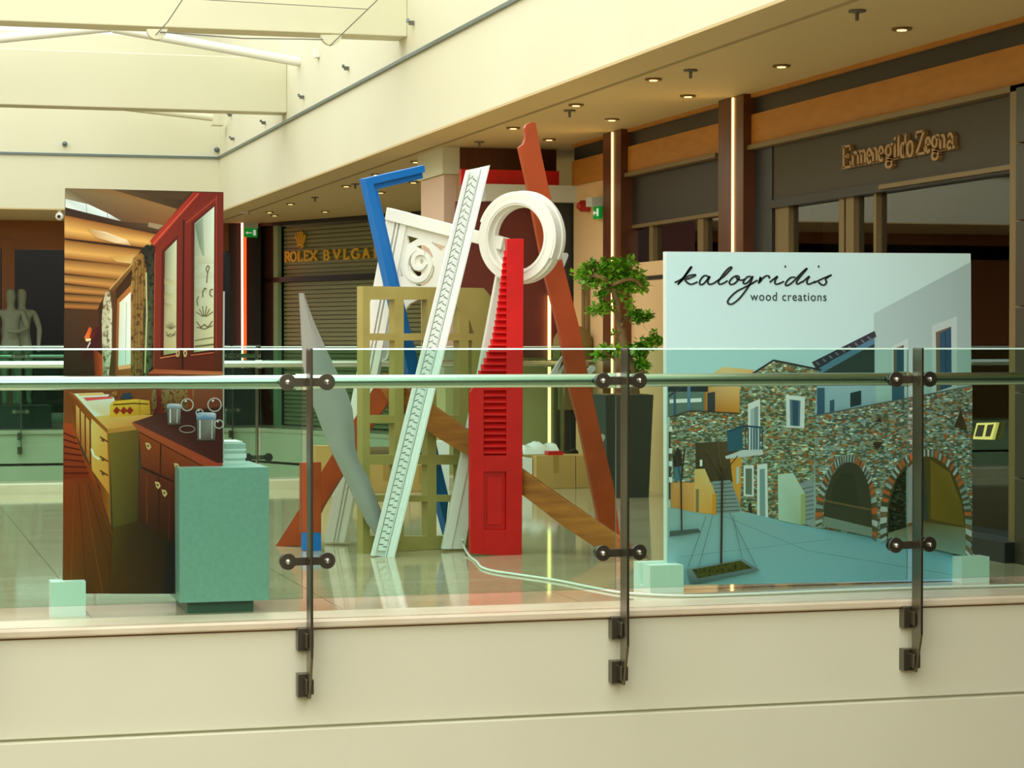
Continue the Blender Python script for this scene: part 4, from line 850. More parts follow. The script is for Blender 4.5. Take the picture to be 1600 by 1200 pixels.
A.poly([(1047, 754), (1085, 754), (1085, 800), (1047, 792)], [(186, 150, 84), (196, 156, 90), (186, 146, 70), (170, 132, 66)]); A.poly([(1084, 733), (1100, 732), (1117, 772), (1118, 804), (1084, 800)], [(214, 180, 110), (220, 190, 120), (206, 166, 80), (196, 150, 60), (200, 160, 80)]); A.poly([(1112, 772), (1118, 772), (1118, 804), (1112, 803)], (190, 140, 40)); A.poly([(1086, 764), (1091, 764), (1091, 800), (1086, 800)], (120, 116, 80))
A.poly([(1248, 756), (1270, 746), (1271, 824), (1256, 818)], (126, 150, 146))
for q in range(8): A.line([(1251, 764 + q * 7), (1270, 760 + q * 7)], 1.3, (74, 96, 92))
A.poly([(1214, 741), (1238, 739), (1257, 772), (1257, 818), (1250, 820), (1215, 812)], [(166, 206, 186), (170, 206, 186), (160, 196, 166), (140, 176, 130), (140, 176, 140), (156, 200, 180)]); A.poly([(1250, 772), (1257, 771), (1257, 818), (1250, 819)], (140, 166, 110))
A.poly([(1270, 649), (1517.5, 602), (1517.5, 871), (1500, 867), (1384, 842), (1360, 838), (1275, 824)], (200, 228, 206), 1)
A.line([(1269, 650), (1517, 603)], 2, (84, 100, 92))
a1 = [(1283, 822), (1285, 785), (1294, 750), (1308, 729), (1322, 722), (1338, 727), (1350, 748), (1357, 780), (1359, 838)]
a2 = [(1383, 842), (1385, 785), (1397, 748), (1415, 724), (1440, 713), (1463, 718), (1485, 740), (1498, 775), (1504, 810), (1505, 869)]
for ar in (a1, a2):
    P = smooth_path([(x, y, 0) for x, y in ar], 4); cx = sum(p.x for p in P) / len(P); 
    for i in range(0, len(P) - 1):
        p, q = P[i], P[i + 1]; c = Vector((cx, 800, 0)); o1 = p + (p - c).normalized() * 11; o2 = q + (q - c).normalized() * 11; m_ = (p + q) / 2; om = (o1 + o2) / 2
        A.poly([(p.x, p.y), (m_.x, m_.y), (om.x, om.y), (o1.x, o1.y)], random.choice([(140, 172, 166), (120, 150, 140), (166, 190, 180), (170, 100, 50)])); A.poly([(m_.x, m_.y), (q.x, q.y), (o2.x, o2.y), (om.x, om.y)], random.choice([(84, 84, 60), (110, 100, 70), (70, 80, 64)]))
P = [(p.x, p.y) for p in smooth_path([(x, y, 0) for x, y in a1], 4)]; A.poly(P, (60, 66, 48)); 
A.poly([(1296, 760), (1312, 738), (1330, 740), (1340, 790), (1296, 792)], (52, 60, 42)); A.poly([(1284, 806), (1359, 824), (1359, 838), (1283, 822)], (110, 136, 120)); A.line([(1286, 782), (1358, 796)], 3, (96, 90, 56))
P = [(p.x, p.y) for p in smooth_path([(x, y, 0) for x, y in a2], 4)]; A.poly(P, (78, 74, 36)); 
A.poly([(1385, 790), (1397, 750), (1412, 730), (1420, 760), (1412, 836), (1384, 838)], (70, 84, 64), 1); A.poly([(1412, 734), (1424, 722), (1424, 815), (1412, 818)], (112, 140, 130)); A.poly([(1424, 722), (1440, 716), (1446, 812), (1424, 815)], (50, 70, 60))
A.poly([(1450, 718), (1480, 738), (1498, 785), (1503, 822), (1450, 810)], [(110, 100, 36), (116, 104, 40), (104, 96, 36), (96, 90, 36), (110, 96, 30)]); A.poly([(1384, 832), (1440, 815), (1504, 824), (1505, 868), (1384, 842)], [(110, 124, 96), (96, 96, 60), (110, 120, 84), (112, 150, 136), (112, 150, 136)])
A.poly([(1498, 664), (1506, 672), (1507, 668), (1497, 641)], (80, 70, 50)); A.poly([(1486, 668), (1497, 640), (1506, 668)], (70, 60, 40)); A.poly([(1360, 690), (1376, 690), (1370, 700), (1364, 700)], (60, 56, 40)); A.poly([(1362, 658), (1372, 652), (1374, 660)], (64, 56, 40))
A.poly([(1070, 888), (1157, 872), (1184, 890), (1082, 912), (1076, 911)], [(112, 140, 140), (110, 140, 140), (90, 116, 116), (76, 100, 100), (84, 108, 108)]); A.poly([(1078, 889), (1154, 875), (1172, 887), (1087, 903)], (72, 78, 34), 2)
A.poly([(1043, 829), (1088, 825), (1092, 831), (1043, 838)], (70, 90, 84)); A.line([(1062, 828), (1061, 750), (1067, 700)], 2.5, (60, 54, 38)); A.line([(1061, 748), (1050, 700)], 1.5, (70, 66, 48))
A.line([(1123.5, 880), (1125, 750), (1122, 730)], 3.2, (58, 50, 36)); A.line([(1125, 742), (1149, 712)], 1.6, (64, 60, 44)); A.line([(1123, 740), (1100, 702)], 1.6, (80, 76, 50)); A.line([(1124, 730), (1118, 690)], 1.4, (90, 84, 60))
for a, b in (((1072, 884), (1100, 806)), ((1085, 898), (1110, 806)), ((1156, 870), (1142, 806)), ((1179, 886), (1136, 800))): A.line([a, b], .8, (80, 110, 110))
A.poly([(1090, 728), (1094, 728), (1094, 718), (1090, 718)], (230, 236, 230)); A.line([(1043, 665), (1043, 780)], 3, (60, 70, 60))
for y in (666, 700, 720, 745): A.poly([(1042, y), (1047, y), (1047, y + 8), (1042, y + 8)], (200, 220, 220))
A.build(t)
# script lettering
KG = [[(180, 328), (250, 290), (318, 205), (308, 208), (262, 275), (206, 346)], [(212, 335), (262, 292), (310, 268), (350, 262), (348, 272), (300, 294), (268, 304), (288, 330), (320, 342), (372, 322)],
 [(462, 278), (430, 270), (402, 295), (388, 328), (400, 346), (430, 330), (474, 276), (456, 316), (468, 342), (500, 336), (528, 318)], [(528, 318), (590, 276), (640, 225), (656, 204), (640, 202), (600, 240), (560, 296), (545, 322), (556, 342), (590, 332), (622, 312)],
 [(692, 272), (660, 290), (636, 325), (650, 344), (684, 332), (712, 300), (716, 280), (696, 272), (700, 296), (730, 308), (762, 302)], [(815, 276), (785, 282), (758, 312), (754, 334), (775, 336), (806, 310), (830, 276), (812, 330), (780, 384), (720, 460), (668, 502), (638, 508), (622, 490), (640, 455), (700, 400), (780, 360), (872, 308)],
 [(880, 336), (897, 280), (890, 322), (916, 290), (945, 272), (966, 276), (970, 294)], [(972, 326), (1036, 276), (1018, 310), (1018, 336), (1040, 340), (1092, 318)], [(1096, 192), (1108, 196)],
 [(1186, 284), (1150, 286), (1116, 316), (1104, 348), (1126, 350), (1170, 318), (1230, 255), (1284, 208), (1230, 275), (1196, 322), (1206, 340), (1242, 320)], [(1242, 326), (1302, 276), (1284, 310), (1286, 336), (1306, 340), (1352, 318)], [(1374, 192), (1386, 196)],
 [(1340, 330), (1420, 292), (1486, 266), (1468, 274), (1438, 300), (1446, 324), (1430, 346), (1404, 346), (1378, 322)]]
mb = MB(); fnT = lambda u, v, d: TP.w3(u, v, d)
for st in KG:
    P = smooth_path([(x, y, 0) for x, y in st], 5)
    uvp = [TP.uv(1020 + p.x / 5.333, 380 + p.y / 5.333) for p in P]
    w = .0108 if len(st) > 2 else .013
    mb.ribbon(fnT, uvp, w, w * .72, .002, .004)
mb.build('lettering', M['ink'], t)
tc = bpy.data.curves.new('small_lettering', 'FONT'); tc.body = 'wood creations'; tc.extrude = .0008; tc.size = 1; tc.space_character = 1.12
ob = bpy.data.objects.new('small_lettering', tc); me = bpy.data.meshes.new_from_object(ob); bpy.data.objects.remove(ob)
xs = [v.co.x for v in me.vertices]; ys_ = [v.co.y for v in me.vertices]
ua, vb = TP.uv(1172, 469.5); ub, va = TP.uv(1291, 457); sx = (ub - ua) / (max(xs) - min(xs))
mb = MB(); mb.add([TP.w3(ua + (v.co.x - min(xs)) * sx, vb + v.co.y * sx * 1.06, .003 + v.co.z) for v in me.vertices], [tuple(p.vertices) for p in me.polygons]); mb.build('small_lettering', M['ink'], t)
slab_block('support_block', 1016, 1068, 884, 10.88, (10.997, 11.053, .03), 11.14, M['block'], 'white block under the village picture on its potted tree side', 'support block')
slab_block('support_block', 1503, 1546, 871, 10.88, (10.997, 11.053, .03), 11.14, M['block'], 'white block under the village picture on its shop window side', 'support block')

# ================================================================ THE SCULPTURE
scu = thing('wood_sculpture', 'tall sculpture of painted door, window and shutter pieces leaning together', 'sculpture', (3.35, 13.5, 0))
# white door with a fretwork scroll panel
DP = Plane.floor((518, 848), (703, 855.5))
DP = Plane((2.90, 14.1, 0), math.atan2(-.42, .60))
door = MB()
door.plate(DP, [(611, 325), (643, 333), (543, 847), (511, 847)], 0, .03)
for a, b in ((0, .45), (.52, .62), (.69, 1)):
    def e(s): return [(611 + 32 * s, 325 + 8 * s), (511 + 32 * s, 847)]
    (t0, b0), (t1, b1) = e(a), e(b); door.plate(DP, [t0, t1, b1, b0], .03, .05)
door.plate(DP, [(600, 560), (618, 470), (626, 475), (611, 545), (606, 560), (597, 566)], 0, .03)
dr = door.build('white_door', M['white'], scu, bevel=.003)
MB().plate(DP, [(611, 325), (793, 372), (788, 391), (608, 344)], .02, .075).build('top_rail', M['white'], dr, bevel=.003)
SP2 = Plane((0, 13.50, 0)); st = MB(); st.plate(SP2, [(776, 368), (794, 373), (803, 410), (792, 470), (772, 560), (724, 857), (688, 857), (744, 583), (773, 431)], .005, .04)
st.plate(SP2, [(773, 431), (788, 431), (758, 583), (702, 857), (688, 857), (744, 583)], .04, .055); st.build('stile', M['white'], dr, bevel=.003)
q = lambda x, y: (560 + x / 7.5, 300 + y / 7.5)
outer = [(609, 333), (718, 361), (706, 410), (692, 466), (655, 468), (643, 474), (634, 486), (622, 510), (613, 540), (608, 560), (600, 566), (580, 566), (584, 500)]
holes = [[q(*p) for p in h] for h in (
 [(585, 512), (722, 548), (606, 612)], [(872, 588), (1038, 640), (985, 697), (930, 640)],
 [(700, 640), (745, 624), (800, 630), (850, 668), (885, 730), (897, 786), (868, 770), (830, 725), (780, 690), (738, 668)],
 [(652, 716), (618, 780), (611, 850), (638, 920), (690, 982), (730, 994), (770, 962), (788, 925), (720, 935), (668, 915), (640, 860), (634, 800)],
 [(745, 790), (770, 785), (792, 830), (775, 850), (748, 846)],
 [(892, 860), (895, 920), (870, 985), (820, 1050), (760, 1084), (690, 1082), (704, 1100), (780, 1104), (842, 1062), (892, 992), (910, 920), (905, 870)],
 [(514, 872), (532, 962), (549, 992), (520, 986)])]
pn = holed(DP, outer, holes, 0, .03)
def circ(cx, cy, r, a0, a1, n=26): return [DP.uv(*q(cx + r * math.cos(math.radians(a0 + (a1 - a0) * i / n)), cy + r * 1.03 * math.sin(math.radians(a0 + (a1 - a0) * i / n)))) for i in range(n + 1)]
fd = lambda u, v, d: DP.w3(u, v, d)
wv = 62 / 7.5 / F_PX * 14.2
for path, f_, w1 in (([(690, 664), (622, 730), (590, 820), (590, 915), (628, 996), (700, 1036), (782, 1020), (838, 950), (866, 858), (846, 776), (806, 722)], .84, .044), ([(806, 722), (748, 716), (696, 742), (672, 800), (682, 860), (722, 896), (776, 886), (812, 838)], .8, .052)):
    P = smooth_path([(a, b, 0) for a, b in path], 5); pn.ribbon(fd, [DP.uv(*q(p.x, p.y)) for p in P], wv * f_, wv * f_, .03, w1)
pn.build('scroll_panel', M['white'], dr)
# blue corner frame
BP = Plane((2.9, 13.62, 0), math.atan2(.22, .55))
bl = MB()
bl.plate(BP, [(561, 280), (654, 259), (657, 279), (586, 296), (621, 447), (653, 580), (684, 722), (697, 776), (691, 836), (661, 722), (631, 590), (599, 447)], 0, .03)
bl.plate(BP, [(561, 280), (654, 259), (655, 270), (575, 288.5), (611, 447), (643, 580), (673, 722), (686, 790), (691, 836), (661, 722), (631, 590), (599, 447)], .03, .065)
bl.build('blue_frame', M['blue'], scu, bevel=.002)
# olive window frame
OP = Plane.floor((567, 865), (690, 858)); 
outer = [(567, 447), (756, 450), (767, 463), (767, 853), (567, 865)]
cols = [(578, 617), (631, 668), (682, 718), (732, 738)]; rows = [(468, 521), (532, 649), (661, 711), (726, 774), (784, 838)]
holes = []
for ri, (ya, yb) in enumerate(rows):
    for ci, (xa, xb) in enumerate(cols):
        if ri == 0 and ci == 3: holes.append([(733, 498), (741, 521), (733, 521)])
        elif ri == 0 and ci == 2: holes.append([(682, 468), (706, 468), (713, 476), (718, 484), (718, 521), (682, 521)])
        else: holes.append([(xa, ya), (xb, ya), (xb, yb), (xa, yb)])
holed(OP, outer, holes, -.075, 0).build('window_frame', M['olive'], scu)
# grey curved fin
FP = Plane((0, 13.30, 0)); Lf = [(468, 458), (471, 500), (474, 560), (480, 600), (486, 624), (495, 641), (506, 670), (520, 704), (536, 736), (548, 760), (564, 794), (578, 820), (597, 845), (617, 860)]
Rf = [(475, 459), (490, 500), (508, 540), (520, 565), (532, 590), (545, 615), (553, 640), (556, 668), (558, 700), (563, 718), (580, 748), (596, 788), (612, 826), (628, 858)]
def resamp(P, n):
    P = smooth_path([(a, b, 0) for a, b in P], 8); L = [0]
    for a, b in zip(P, P[1:]): L.append(L[-1] + (b - a).length)
    out = []; j = 0
    for i in range(n):
        d = L[-1] * i / (n - 1)
        while j < len(L) - 2 and L[j + 1] < d: j += 1
        f = (d - L[j]) / max(L[j + 1] - L[j], 1e-9); out.append(P[j].lerp(P[j + 1], min(f, 1)))
    return out
ys_f = [458 + (859 - 458) * i / 40 for i in range(41)]
def xat(P, y):
    for (x0, y0), (x1, y1) in zip(P, P[1:]):
        if y0 <= y <= y1: return x0 + (x1 - x0) * (y - y0) / max(y1 - y0, 1e-9)
    return P[0][0] if y < P[0][1] else P[-1][0]
fin = MB(); fin.smooth = True; nc = 7; gr = {}
for side_ in (0, 1):
    for i, y in enumerate(ys_f):
        l, r = xat(Lf, y), xat(Rf, y)
        tw = (y - 458) / 401
        for j in range(nc):
            s = j / (nc - 1); bow = .045 * math.sin(math.pi * s) - (.10 * max(0, tw - .55) * (s - .3))
            gr[side_, i, j] = len(fin.v); fin.v.append(FP.at(l + (r - l) * s, y, bow - side_ * .022 - tw * .08))
for i in range(len(ys_f) - 1):
    for j in range(nc - 1):
        for sd in (0, 1): fin.f.append(tuple(gr[sd, a, b] for a, b in ((i, j), (i, j + 1), (i + 1, j + 1), (i + 1, j)))); fin.mi.append(0)
    for j in (0, nc - 1): fin.f.append((gr[0, i, j], gr[0, i + 1, j], gr[1, i + 1, j], gr[1, i, j])); fin.mi.append(0)
for i in (0, len(ys_f) - 1):
    for j in range(nc - 1): fin.f.append((gr[0, i, j], gr[0, i, j + 1], gr[1, i, j + 1], gr[1, i, j])); fin.mi.append(0)
fin.build('curved_fin', M['greyfin'], scu)
# white dentil moulding
CP = Plane((0, 13.22, 0)); A0, A1, B0, B1 = (729, 266), (762, 259), (580, 868), (613, 871)
def cp(s, tt): top = (A0[0] + (A1[0] - A0[0]) * s, A0[1] + (A1[1] - A0[1]) * s + (-4 if .25 < s < .42 else (3 if .45 < s < .62 else 0))); bot = (B0[0] + (B1[0] - B0[0]) * s, B0[1] + (B1[1] - B0[1]) * s); return (top[0] + (bot[0] - top[0]) * tt, top[1] + (bot[1] - top[1]) * tt)
de = MB()
def strip(s0, s1, w0, w1, t0=0, t1=1): de.plate(CP, [cp(s0, t0), cp(s1, t0), cp(s1, t1), cp(s0, t1)], w0, w1)
strip(0, 1, -.02, 0); strip(0, .14, 0, .022); strip(.60, .66, 0, .016); strip(.70, .80, 0, .028); strip(.80, .92, 0, .040); strip(.92, 1, 0, .056)
nd = 58
for k in range(nd):
    a = .012 + k * (.976 / nd); d_ = .976 / nd
    strip(.20, .40, 0, .020, a, a + d_ * .80); strip(.40, .58, 0, .020, a + d_ * .30, a + d_ * 1.10 if k < nd - 1 else a + d_ * .8)
de.build('dentil_moulding', M['white2'], scu)
# rust planks
KP2 = Plane((0, 13.62, 0))
MB().plate(KP2, [(811, 230), (818, 225), (821, 217), (821, 208), (820, 200), (823, 194), (829, 191), (837, 191), (846, 240), (862, 314), (878, 404), (905, 510), (918, 580), (936, 665), (959, 759), (970, 845), (943, 850), (936, 815), (905, 662), (891, 609), (873, 512), (853, 434), (845, 394), (825, 292)], -.05, 0).build('tall_plank', M['rust'], scu, bevel=.002)
VP = Plane.floor((1003, 872), (452, 854))
VP = Plane(VP.p, math.atan2(-VP.u.y, -VP.u.x)) if VP.n.y > 0 else VP
MB().plate(VP, [(598, 582), (641, 610), (687, 642), (734, 675), (818, 736), (876, 777), (936, 818), (968, 840), (1011, 872), (936, 859), (882, 824), (818, 775), (734, 714), (680, 682), (640, 652), (607, 627), (590, 600)], -.05, 0).build('diagonal_beam', M['wood'], scu, bevel=.003)
MB().plate(VP, [(598, 582), (607, 600), (607, 627), (579, 668), (536, 738), (503, 792), (474, 853), (430, 854), (468, 794), (503, 735), (522, 705)], -.046, -.002).build('slanted_leg', M['rust'], scu, bevel=.002)
UP = Plane((0, 13.70, 0))
b_ = MB().plate(UP, [(470, 723), (502, 722), (502, 832), (470, 832)], -.05, 0).build('short_upright', M['rust'], scu, bevel=.002)
MB().plate(UP, [(473, 832), (502, 832), (502, 861), (473, 860)], -.05, -.004).build('blue_foot', M['blue'], b_)
# white round frame, half of it with a thicker moulded rim
c0 = aY(813, 372, 13.28); ax = Vector((-math.sin(math.radians(48)), -math.cos(math.radians(48)), 0)); ux = Vector((-ax.y, ax.x, 0)); ux = ux if ux.x > 0 else -ux
k_ = 13.85 / F_PX; Ro, Ri = 70.5 * k_, 51 * k_
def ringband(mb, r0, r1, w0, w1, a0=0, a1=360, n=64):
    full = abs(a1 - a0) >= 360; N = n if full else int(n * abs(a1 - a0) / 360); rows_ = []
    for i in range(N + (0 if full else 1)):
        a = math.radians(a0 + (a1 - a0) * i / N); d = ux * math.cos(a) + Vector((0, 0, 1)) * math.sin(a)
        rows_.append([c0 + d * r0 + ax * w1, c0 + d * r1 + ax * w1, c0 + d * r1 + ax * w0, c0 + d * r0 + ax * w0])
    o = len(mb.v); mb.v += [p for r in rows_ for p in r]; R_ = len(rows_)
    for i in range(R_ if full else R_ - 1):
        j = (i + 1) % R_
        for k in range(4): mb.f.append((o + i * 4 + k, o + j * 4 + k, o + j * 4 + (k + 1) % 4, o + i * 4 + (k + 1) % 4)); mb.mi.append(0)
    if not full: mb.f += [(o, o + 1, o + 2, o + 3), tuple(o + (R_ - 1) * 4 + k for k in (3, 2, 1, 0))]; mb.mi += [0, 0]
rg = MB(); rg.smooth = True
ringband(rg, Ri, Ro - .008, -.045, .055); ringband(rg, Ri + .012, Ri + .02, .055, .06)
ringband(rg, Ro - .02, Ro + .006, -.02, .05, -28, 158); ringband(rg, Ro - .02, Ro + .014, -.055, -.022, -28, 158); ringband(rg, Ro - .02, Ro + .004, -.045, .02, 158, 332); ringband(rg, Ri - .012, Ri + .02, -.045, .0)
rg.build('round_frame', M['white'], scu)
# red louvred shutter
RPn = Plane.floor((734, 864), (816, 870)); RPn = Plane((3.55, 13.16, 0), math.radians(-30))
RPn = Plane((0, 13.10, 0), 0)
edge = [(792, 385), (789, 402), (786, 430), (782, 462), (777, 500), (772, 526), (763, 555), (752, 580), (745, 597)]
def xe(y): return xat(edge, y) if y < 597 else 745
sh_ = thing('dummy', 'x', 'x', (0, 0, 0)); bpy.data.objects.remove(sh_)
st = MB(); st.plate(RPn, [(792, 373), (818.5, 373), (815.5, 870), (791, 868.5)], -.045, 0)
red = st.build('louvred_shutter', M['red'], scu, bevel=.002)
m = MB(); m.plate(RPn, [(735, 613), (739, 606), (746, 603), (756, 606), (756, 866.3), (735, 864.5)], -.045, 0); m.build('stile', M['red'], red, bevel=.002)
m = MB(); m.plate(RPn, [(756, 712), (791.5, 712), (791.5, 737), (756, 737)], -.045, -.002); m.plate(RPn, [(756, 828), (791, 828), (791, 868.4), (756, 866.2)], -.045, -.002); m.build('rail', M['red'], red)
m = MB(); m.plate(RPn, [(756, 737), (791, 737), (791, 828), (756, 828)], -.035, -.022); m.plate(RPn, [(762, 746), (786, 746), (786, 820), (762, 820)], -.022, -.012); m.build('panel', M['red'], red, bevel=.002)
m = MB(); y = 392.0
while y < 711:
    x = xe(y + 5) if y < 597 else 755.5
    f = [RPn.at(x, y - 1.0, -.040), RPn.at(792.5, y - 1.0, -.040), RPn.at(792.5, y + 9.2, -.002), RPn.at(x - (1.5 if y < 597 else 0), y + 9.2, -.002)]
    k2 = RPn.n * -.008 + Vector((0, 0, -.006))
    m.hexa(f, [p + k2 for p in f]); y += 9.9
m.build('louvers', M['red'], red)
# pale slats with rounded ends crossing behind the tall plank
SP = Plane((0, 13.80, 0))
def slat(a, b, w):
    A_, B_ = Vector(a), Vector(b); t_ = (B_ - A_).normalized(); n_ = Vector((-t_.y, t_.x)); pts = []
    for i in range(9): g_ = math.pi * i / 8; pts.append(A_ - t_ * w * math.sin(g_) + n_ * w * math.cos(g_))
    for i in range(9): g_ = math.pi * i / 8; pts.append(B_ + t_ * w * math.sin(g_) - n_ * w * math.cos(g_))
    MB().plate(SP, [(p.x, p.y) for p in pts], -.015, 0).build('slat', M['pale'], scu)
for a, b, w in (((884, 399), (868, 440), 4.2), ((853, 602), (890, 546), 4.0), ((872, 588), (895, 535), 3.2), ((926, 576), (905, 596), 4.6), ((941, 683), (924, 718), 4.5)): slat(a, b, w)

# ================================================================ TREE, BOXES AND CLUTTER
TY = 17.9
t = thing('potted_tree', 'pruned bonsai-like tree with cloud-shaped green pads in a black pot', 'potted tree', (aY(984, 700, TY).x, TY, 0))
cx = aY(982, 690, TY).x
def frust(x0, x1, y0, y1, z0, z1, inset):
    q0 = [(x0 + inset, y0 + inset), (x1 - inset, y0 + inset), (x1 - inset, y1 - inset), (x0 + inset, y1 - inset)]; q1 = [(x0, y0), (x1, y0), (x1, y1), (x0, y1)]
    return MB().hexa([(x, y, z1) for x, y in q1], [(x, y, z0) for x, y in q0])
x0, x1 = aY(946, 650, TY - .2).x, aY(1021, 650, TY - .2).x; zt = aY(985, 617, TY - .2).z
frust(x0, x1, TY - .2, TY + .2, 0, zt, .03).build('pot', mat('black_planter', (48, 56, 52), .45), t)
MB().box((x0 + .03, TY - .17, zt), (x1 - .03, TY + .17, zt + .004)).build('soil', M['bark'], t)
m = MB(); m.smooth = True; f3 = lambda a, w=0: aY(a[0], a[1], TY + w)
m.tube(smooth_path([f3((990, 618)), f3((987, 585)), f3((977, 550)), f3((970, 510)), f3((963, 475)), f3((957, 445)), f3((950, 420))], 4), [.055 - .04 * i / 24 for i in range(25)], 10)
for pts, r in (([(977, 552), (995, 540), (1012, 540)], .022), ([(987, 585), (1002, 562), (1010, 548)], .03), ([(970, 508), (985, 492), (1002, 496)], .016), ([(966, 490), (950, 482), (932, 482)], .014), ([(957, 445), (935, 432), (905, 432)], .016), ([(957, 445), (985, 436), (1003, 448)], .016), ([(984, 578), (960, 560), (940, 548)], .014), ([(990, 590), (1005, 580), (1018, 592)], .010)): m.tube(smooth_path([f3(p, random.uniform(-.1, .1)) for p in pts], 4), r, 7)
m.build('trunk', M['bark'], t)
pads = [(912, 428, 22, 16, 150), (940, 424, 34, 20, 330), (968, 418, 34, 16, 300), (992, 440, 22, 20, 220), (965, 442, 34, 16, 220), (1003, 450, 8, 8, 40), (925, 444, 16, 10, 60), (938, 462, 8, 8, 30), (938, 484, 17, 12, 110), (922, 486, 6, 5, 18), (948, 478, 12, 9, 60), (984, 478, 6, 10, 30), (990, 492, 9, 8, 45), (1003, 497, 14, 13, 90), (1016, 492, 6, 6, 25), (980, 548, 26, 12, 160), (1008, 538, 14, 13, 90), (1022, 530, 11, 14, 80), (1030, 536, 6, 6, 24), (950, 550, 18, 10, 100), (935, 556, 8, 8, 40), (942, 545, 6, 5, 20), (998, 565, 14, 14, 100), (1008, 572, 7, 12, 40), (990, 585, 12, 9, 50), (1020, 594, 10, 4, 18), (972, 462, 7, 6, 20), (960, 520, 6, 5, 12)]
m = MB(); sc_ = TY / .96 / F_PX
for px, py, rx, ry, n in pads:
    c = f3((px, py))
    for i in range(int(n * 1.15)):
        a, b, r = random.uniform(0, 2 * math.pi), random.uniform(-1, 1), random.random() ** .45
        p = c + Vector((rx * sc_ * r * math.sqrt(1 - b * b) * math.cos(a), min(rx, 16) * sc_ * r * math.sqrt(1 - b * b) * math.sin(a), ry * sc_ * r * b))
        d = Vector((random.gauss(0, 1), random.gauss(0, 1), random.gauss(.1, .6))).normalized(); s_ = d.cross(Vector((random.gauss(0, .4), random.gauss(0, .4), 1))).normalized(); up = s_.cross(d)
        L_, w_ = random.uniform(.045, .07), random.uniform(.014, .022)
        m.add([p, p + d * L_ * .45 + s_ * w_ + up * .004, p + d * L_, p + d * L_ * .45 - s_ * w_ + up * .004], [(0, 1, 2, 3)])
m.build('foliage', M['leaf'], t)
# cartons and wrapping at the rear edge
def carton(pa, pb, pyt, y, d, lab):
    x0, x1 = aY(pa, 740, y).x, aY(pb, 740, y).x; z = aY(pa, pyt, y).z
    t = thing('carton', lab, 'box', ((x0 + x1) / 2, y + d / 2, 0))
    MB().box((x0, y, 0.0), (x1, y + d, z)).build('body', M['card'], t, bevel=.004); xm = (x0 + x1) / 2
    MB().box((xm - .025, y - .0012, z - .16), (xm + .025, y, z - .001)).build('tape', mat('brown_tape', (176, 136, 74), .3), t); return z
yc = 19.05
z1 = carton(838, 899.5, 712, yc, .35, 'cardboard carton beneath the bubble wrap and red pack, beside the red shutter')
carton(900.5, 945, 712, yc, .35, 'cardboard carton next to the rust plank, second from the red shutter')
z3 = carton(566, 640, 723, 18.95, .4, 'long cardboard carton behind the lower panes of the olive window')
carton(641, 676, 727, 18.95, .4, 'small cardboard carton behind the olive window slanted side')
c = aY(862, 709, yc + .05); tag(MB().box((aY(857, 709, yc + .02).x, yc + .02, z1 + .001), (aY(880, 709, yc + .02).x, yc + .14, z1 + .034)).build('red_pack', M['redbox']), 'small red pack lying on the carton beside the rust plank', 'pack')
xa, xb = aY(819, 700, yc + .12).x, aY(876, 700, yc + .12).x
m = MB(); m.smooth = True; nx_, ny_ = 26, 10
for j in range(ny_ + 1):
    for i in range(nx_ + 1):
        u, v = i / nx_, j / ny_; e = math.sin(math.pi * v) ** .5 * (.6 + .4 * math.sin(math.pi * u) ** .4)
        m.v.append(Vector((xa + (xb - xa) * u, yc + .15 + .2 * v, z1 + .004 + .115 * e * (.85 + .15 * math.sin(13 * u + 5 * v)) + random.uniform(-.006, .006) * e)))
for j in range(ny_):
    for i in range(nx_): a = j * (nx_ + 1) + i; m.f.append((a, a + 1, a + nx_ + 2, a + nx_ + 1)); m.mi.append(0)
tag(m.build('bubble_wrap', M['bubble']), 'crumpled sheet of clear bubble wrap heaped on the carton by the red shutter', 'bubble wrap')
xa, xb = aY(812, 730, yc + .1).x, aY(835, 730, yc + .1).x - .02
tag(MB().box((xa, yc + .1, 0), (xb, yc + .4, aY(825, 716, yc + .1).z)).build('white_box', M['paper']), 'white box half hidden by the red shutter, beside the carton', 'box')
xa, xb = aY(579, 700, 19.0).x, aY(615, 700, 19.0).x
tag(MB().box((xa - .02, 19.0, z3 + .001), (xb + .03, 19.3, z3 + .045)).build('flat_box', M['paper']), 'flat white box on the long carton behind the olive window', 'box')
m = MB(); m.smooth = True; m.cyl((xa, 19.12, z3 + .046 + .042), (xb, 19.12, z3 + .046 + .042), .042, 18); tag(m.build('paper_roll', mat('brown_paper', (112, 92, 52), .7)), 'brown paper roll lying on the flat white box behind the olive window', 'roll')
xa, xb = aY(683, 720, 19.2).x, aY(702, 720, 19.2).x
tag(MB().box((xa, 19.2, 0), (xb, 19.45, aY(690, 690, 19.2).z)).build('white_box', M['paper']), 'small upright white box seen through the olive window beside the diagonal beam', 'box')
xa, xb = aY(494, 720, 19.0).x, aY(519, 720, 19.0).x
tag(MB().box((xa, 19.0, 0), (xb, 19.2, aY(500, 697, 19.0).z)).build('paper_bag', M['card'], None), 'beige paper bag behind the grey fin, beside the short rust upright', 'bag')
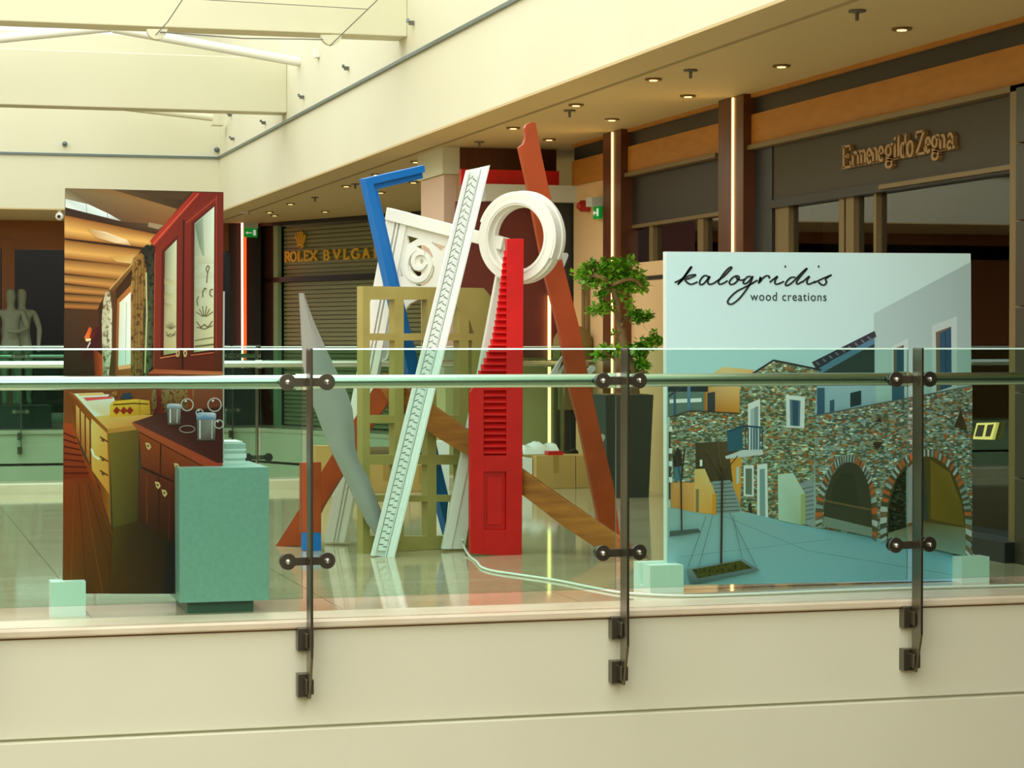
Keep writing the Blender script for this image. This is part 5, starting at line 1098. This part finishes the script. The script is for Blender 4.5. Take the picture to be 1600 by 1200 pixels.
# khaki jacket on a bust, beyond the portal
JY = 20.08; jc = aY(895, 560, JY)
t = thing('jacket_bust', 'headless bust wearing a khaki jacket behind the rust plank', 'bust', (jc.x, JY, 0))
m = MB(); m.smooth = True; prof = [(.0, .74, .11), (.22, .72, .13), (.5, .95, .145), (.72, 1.0, .14), (.84, .95, .125), (.92, .76, .10), (.98, .42, .075), (1.0, .12, .03)]
ztp, zbt = aY(900, 508, JY).z, aY(900, 640, JY).z; hw = (aY(927, 560, JY).x - aY(864, 560, JY).x) / 2
for z_, w_, d_ in prof:
    for k in range(20): a = 2 * math.pi * k / 20; m.v.append(Vector((jc.x + hw * w_ * math.cos(a), JY + d_ * math.sin(a), zbt + (ztp - zbt) * z_)))
for i in range(len(prof) - 1):
    for k in range(20): a, b = i * 20 + k, i * 20 + (k + 1) % 20; m.f.append((a, b, b + 20, a + 20)); m.mi.append(0)
m.f += [tuple(range(19, -1, -1)), tuple(range((len(prof) - 1) * 20, len(prof) * 20))]; m.mi += [0, 0]
m.build('jacket', M['jacket'], t)
MB().cyl((jc.x, JY, 0), (jc.x, JY, zbt + .001), .03, 12).build('stand', M['black'], t); MB().cyl((jc.x, JY, 0), (jc.x, JY, .02), .17, 24).build('foot', M['black'], t)
# dark bag with a white diamond, and the black crate below the tree
BY = 18.5; xa, xb = aY(1004, 730, BY).x, aY(1037, 730, BY).x; zt = aY(1020, 700, BY).z
t = thing('dark_bag', 'dark blue bag with a white diamond mark beside the tree pot', 'bag', ((xa + xb) / 2, BY, 0))
m = MB(); m.hexa([(xa + .01, BY, 0), (xb, BY, 0), (xb - .01, BY, zt), (xa + .02, BY, zt * .98)], [(xa + .01, BY + .16, 0), (xb, BY + .16, 0), (xb - .01, BY + .10, zt), (xa + .02, BY + .10, zt * .98)]); m.build('body', mat('navy_bag', (34, 44, 52), .5), t, bevel=.01)
m = MB(); d1 = [(1014, 711), (1021, 704), (1028, 711), (1021, 718)]; d2 = [(1017.5, 711), (1021, 707.5), (1024.5, 711), (1021, 714.5)]; pb = Plane((0, BY, 0))
for i in range(4): m.plate(pb, [d1[i], d1[(i + 1) % 4], d2[(i + 1) % 4], d2[i]], .001, .003)
m.build('diamond_mark', M['paper'], t)
# floor cable
pts = [aZ(724, 866, .02)] ; z0 = aY(723, 843, aZ(724, 866).y).z
run = [(723, 843, None), (725, 852, .0), (733, 868, 0), (745, 878, 0), (752, 886, 0), (770, 892, 0), (810, 898, 0), (870, 907, 0), (930, 919, 0), (980, 927, 0), (1070, 931, 0), (1180, 928, 0), (1300, 923, 0), (1450, 918, 0), (1620, 914, 0)]
yb_ = aZ(728, 862).y
P = [aY(723, 843, yb_), aY(724.5, 853, yb_)] + [aZ(x, y, .008) for x, y, _ in run[2:]]
m = MB(); m.smooth = True; m.tube(smooth_path(P, 5), .0075, 8); tag(m.build('floor_cable', M['cable']), 'white cable snaking over the marble floor from the red shutter', 'cable')
# lit wall plate seen through the shop window
c = aX(1540, 673, XS + .3); t = thing('lit_picture', 'small glowing open-book shaped lamp plate in the dark shop window', 'lamp', c)
pl = Plane(c + Vector((0, 0, 0)), -math.pi / 2)
pl = Plane((XS + .06, 0, 0), -math.pi / 2)
m = MB()
fr = [(1520, 686), (1526, 661), (1557, 660), (1550, 687)]
m.plate(pl, fr, -.02, 0); m.build('frame', mat('lit_brass_frame', (230, 210, 120), .4, emit=.5, emit_c=(220, 200, 110)), t)
m = MB(); m.plate(pl, [(1524, 682), (1529, 664), (1539, 664), (1535, 682)], .001, .004); m.plate(pl, [(1540, 682), (1544, 664), (1553, 663), (1547, 682)], .001, .004); m.build('leaf_panel', M['tile'], t)
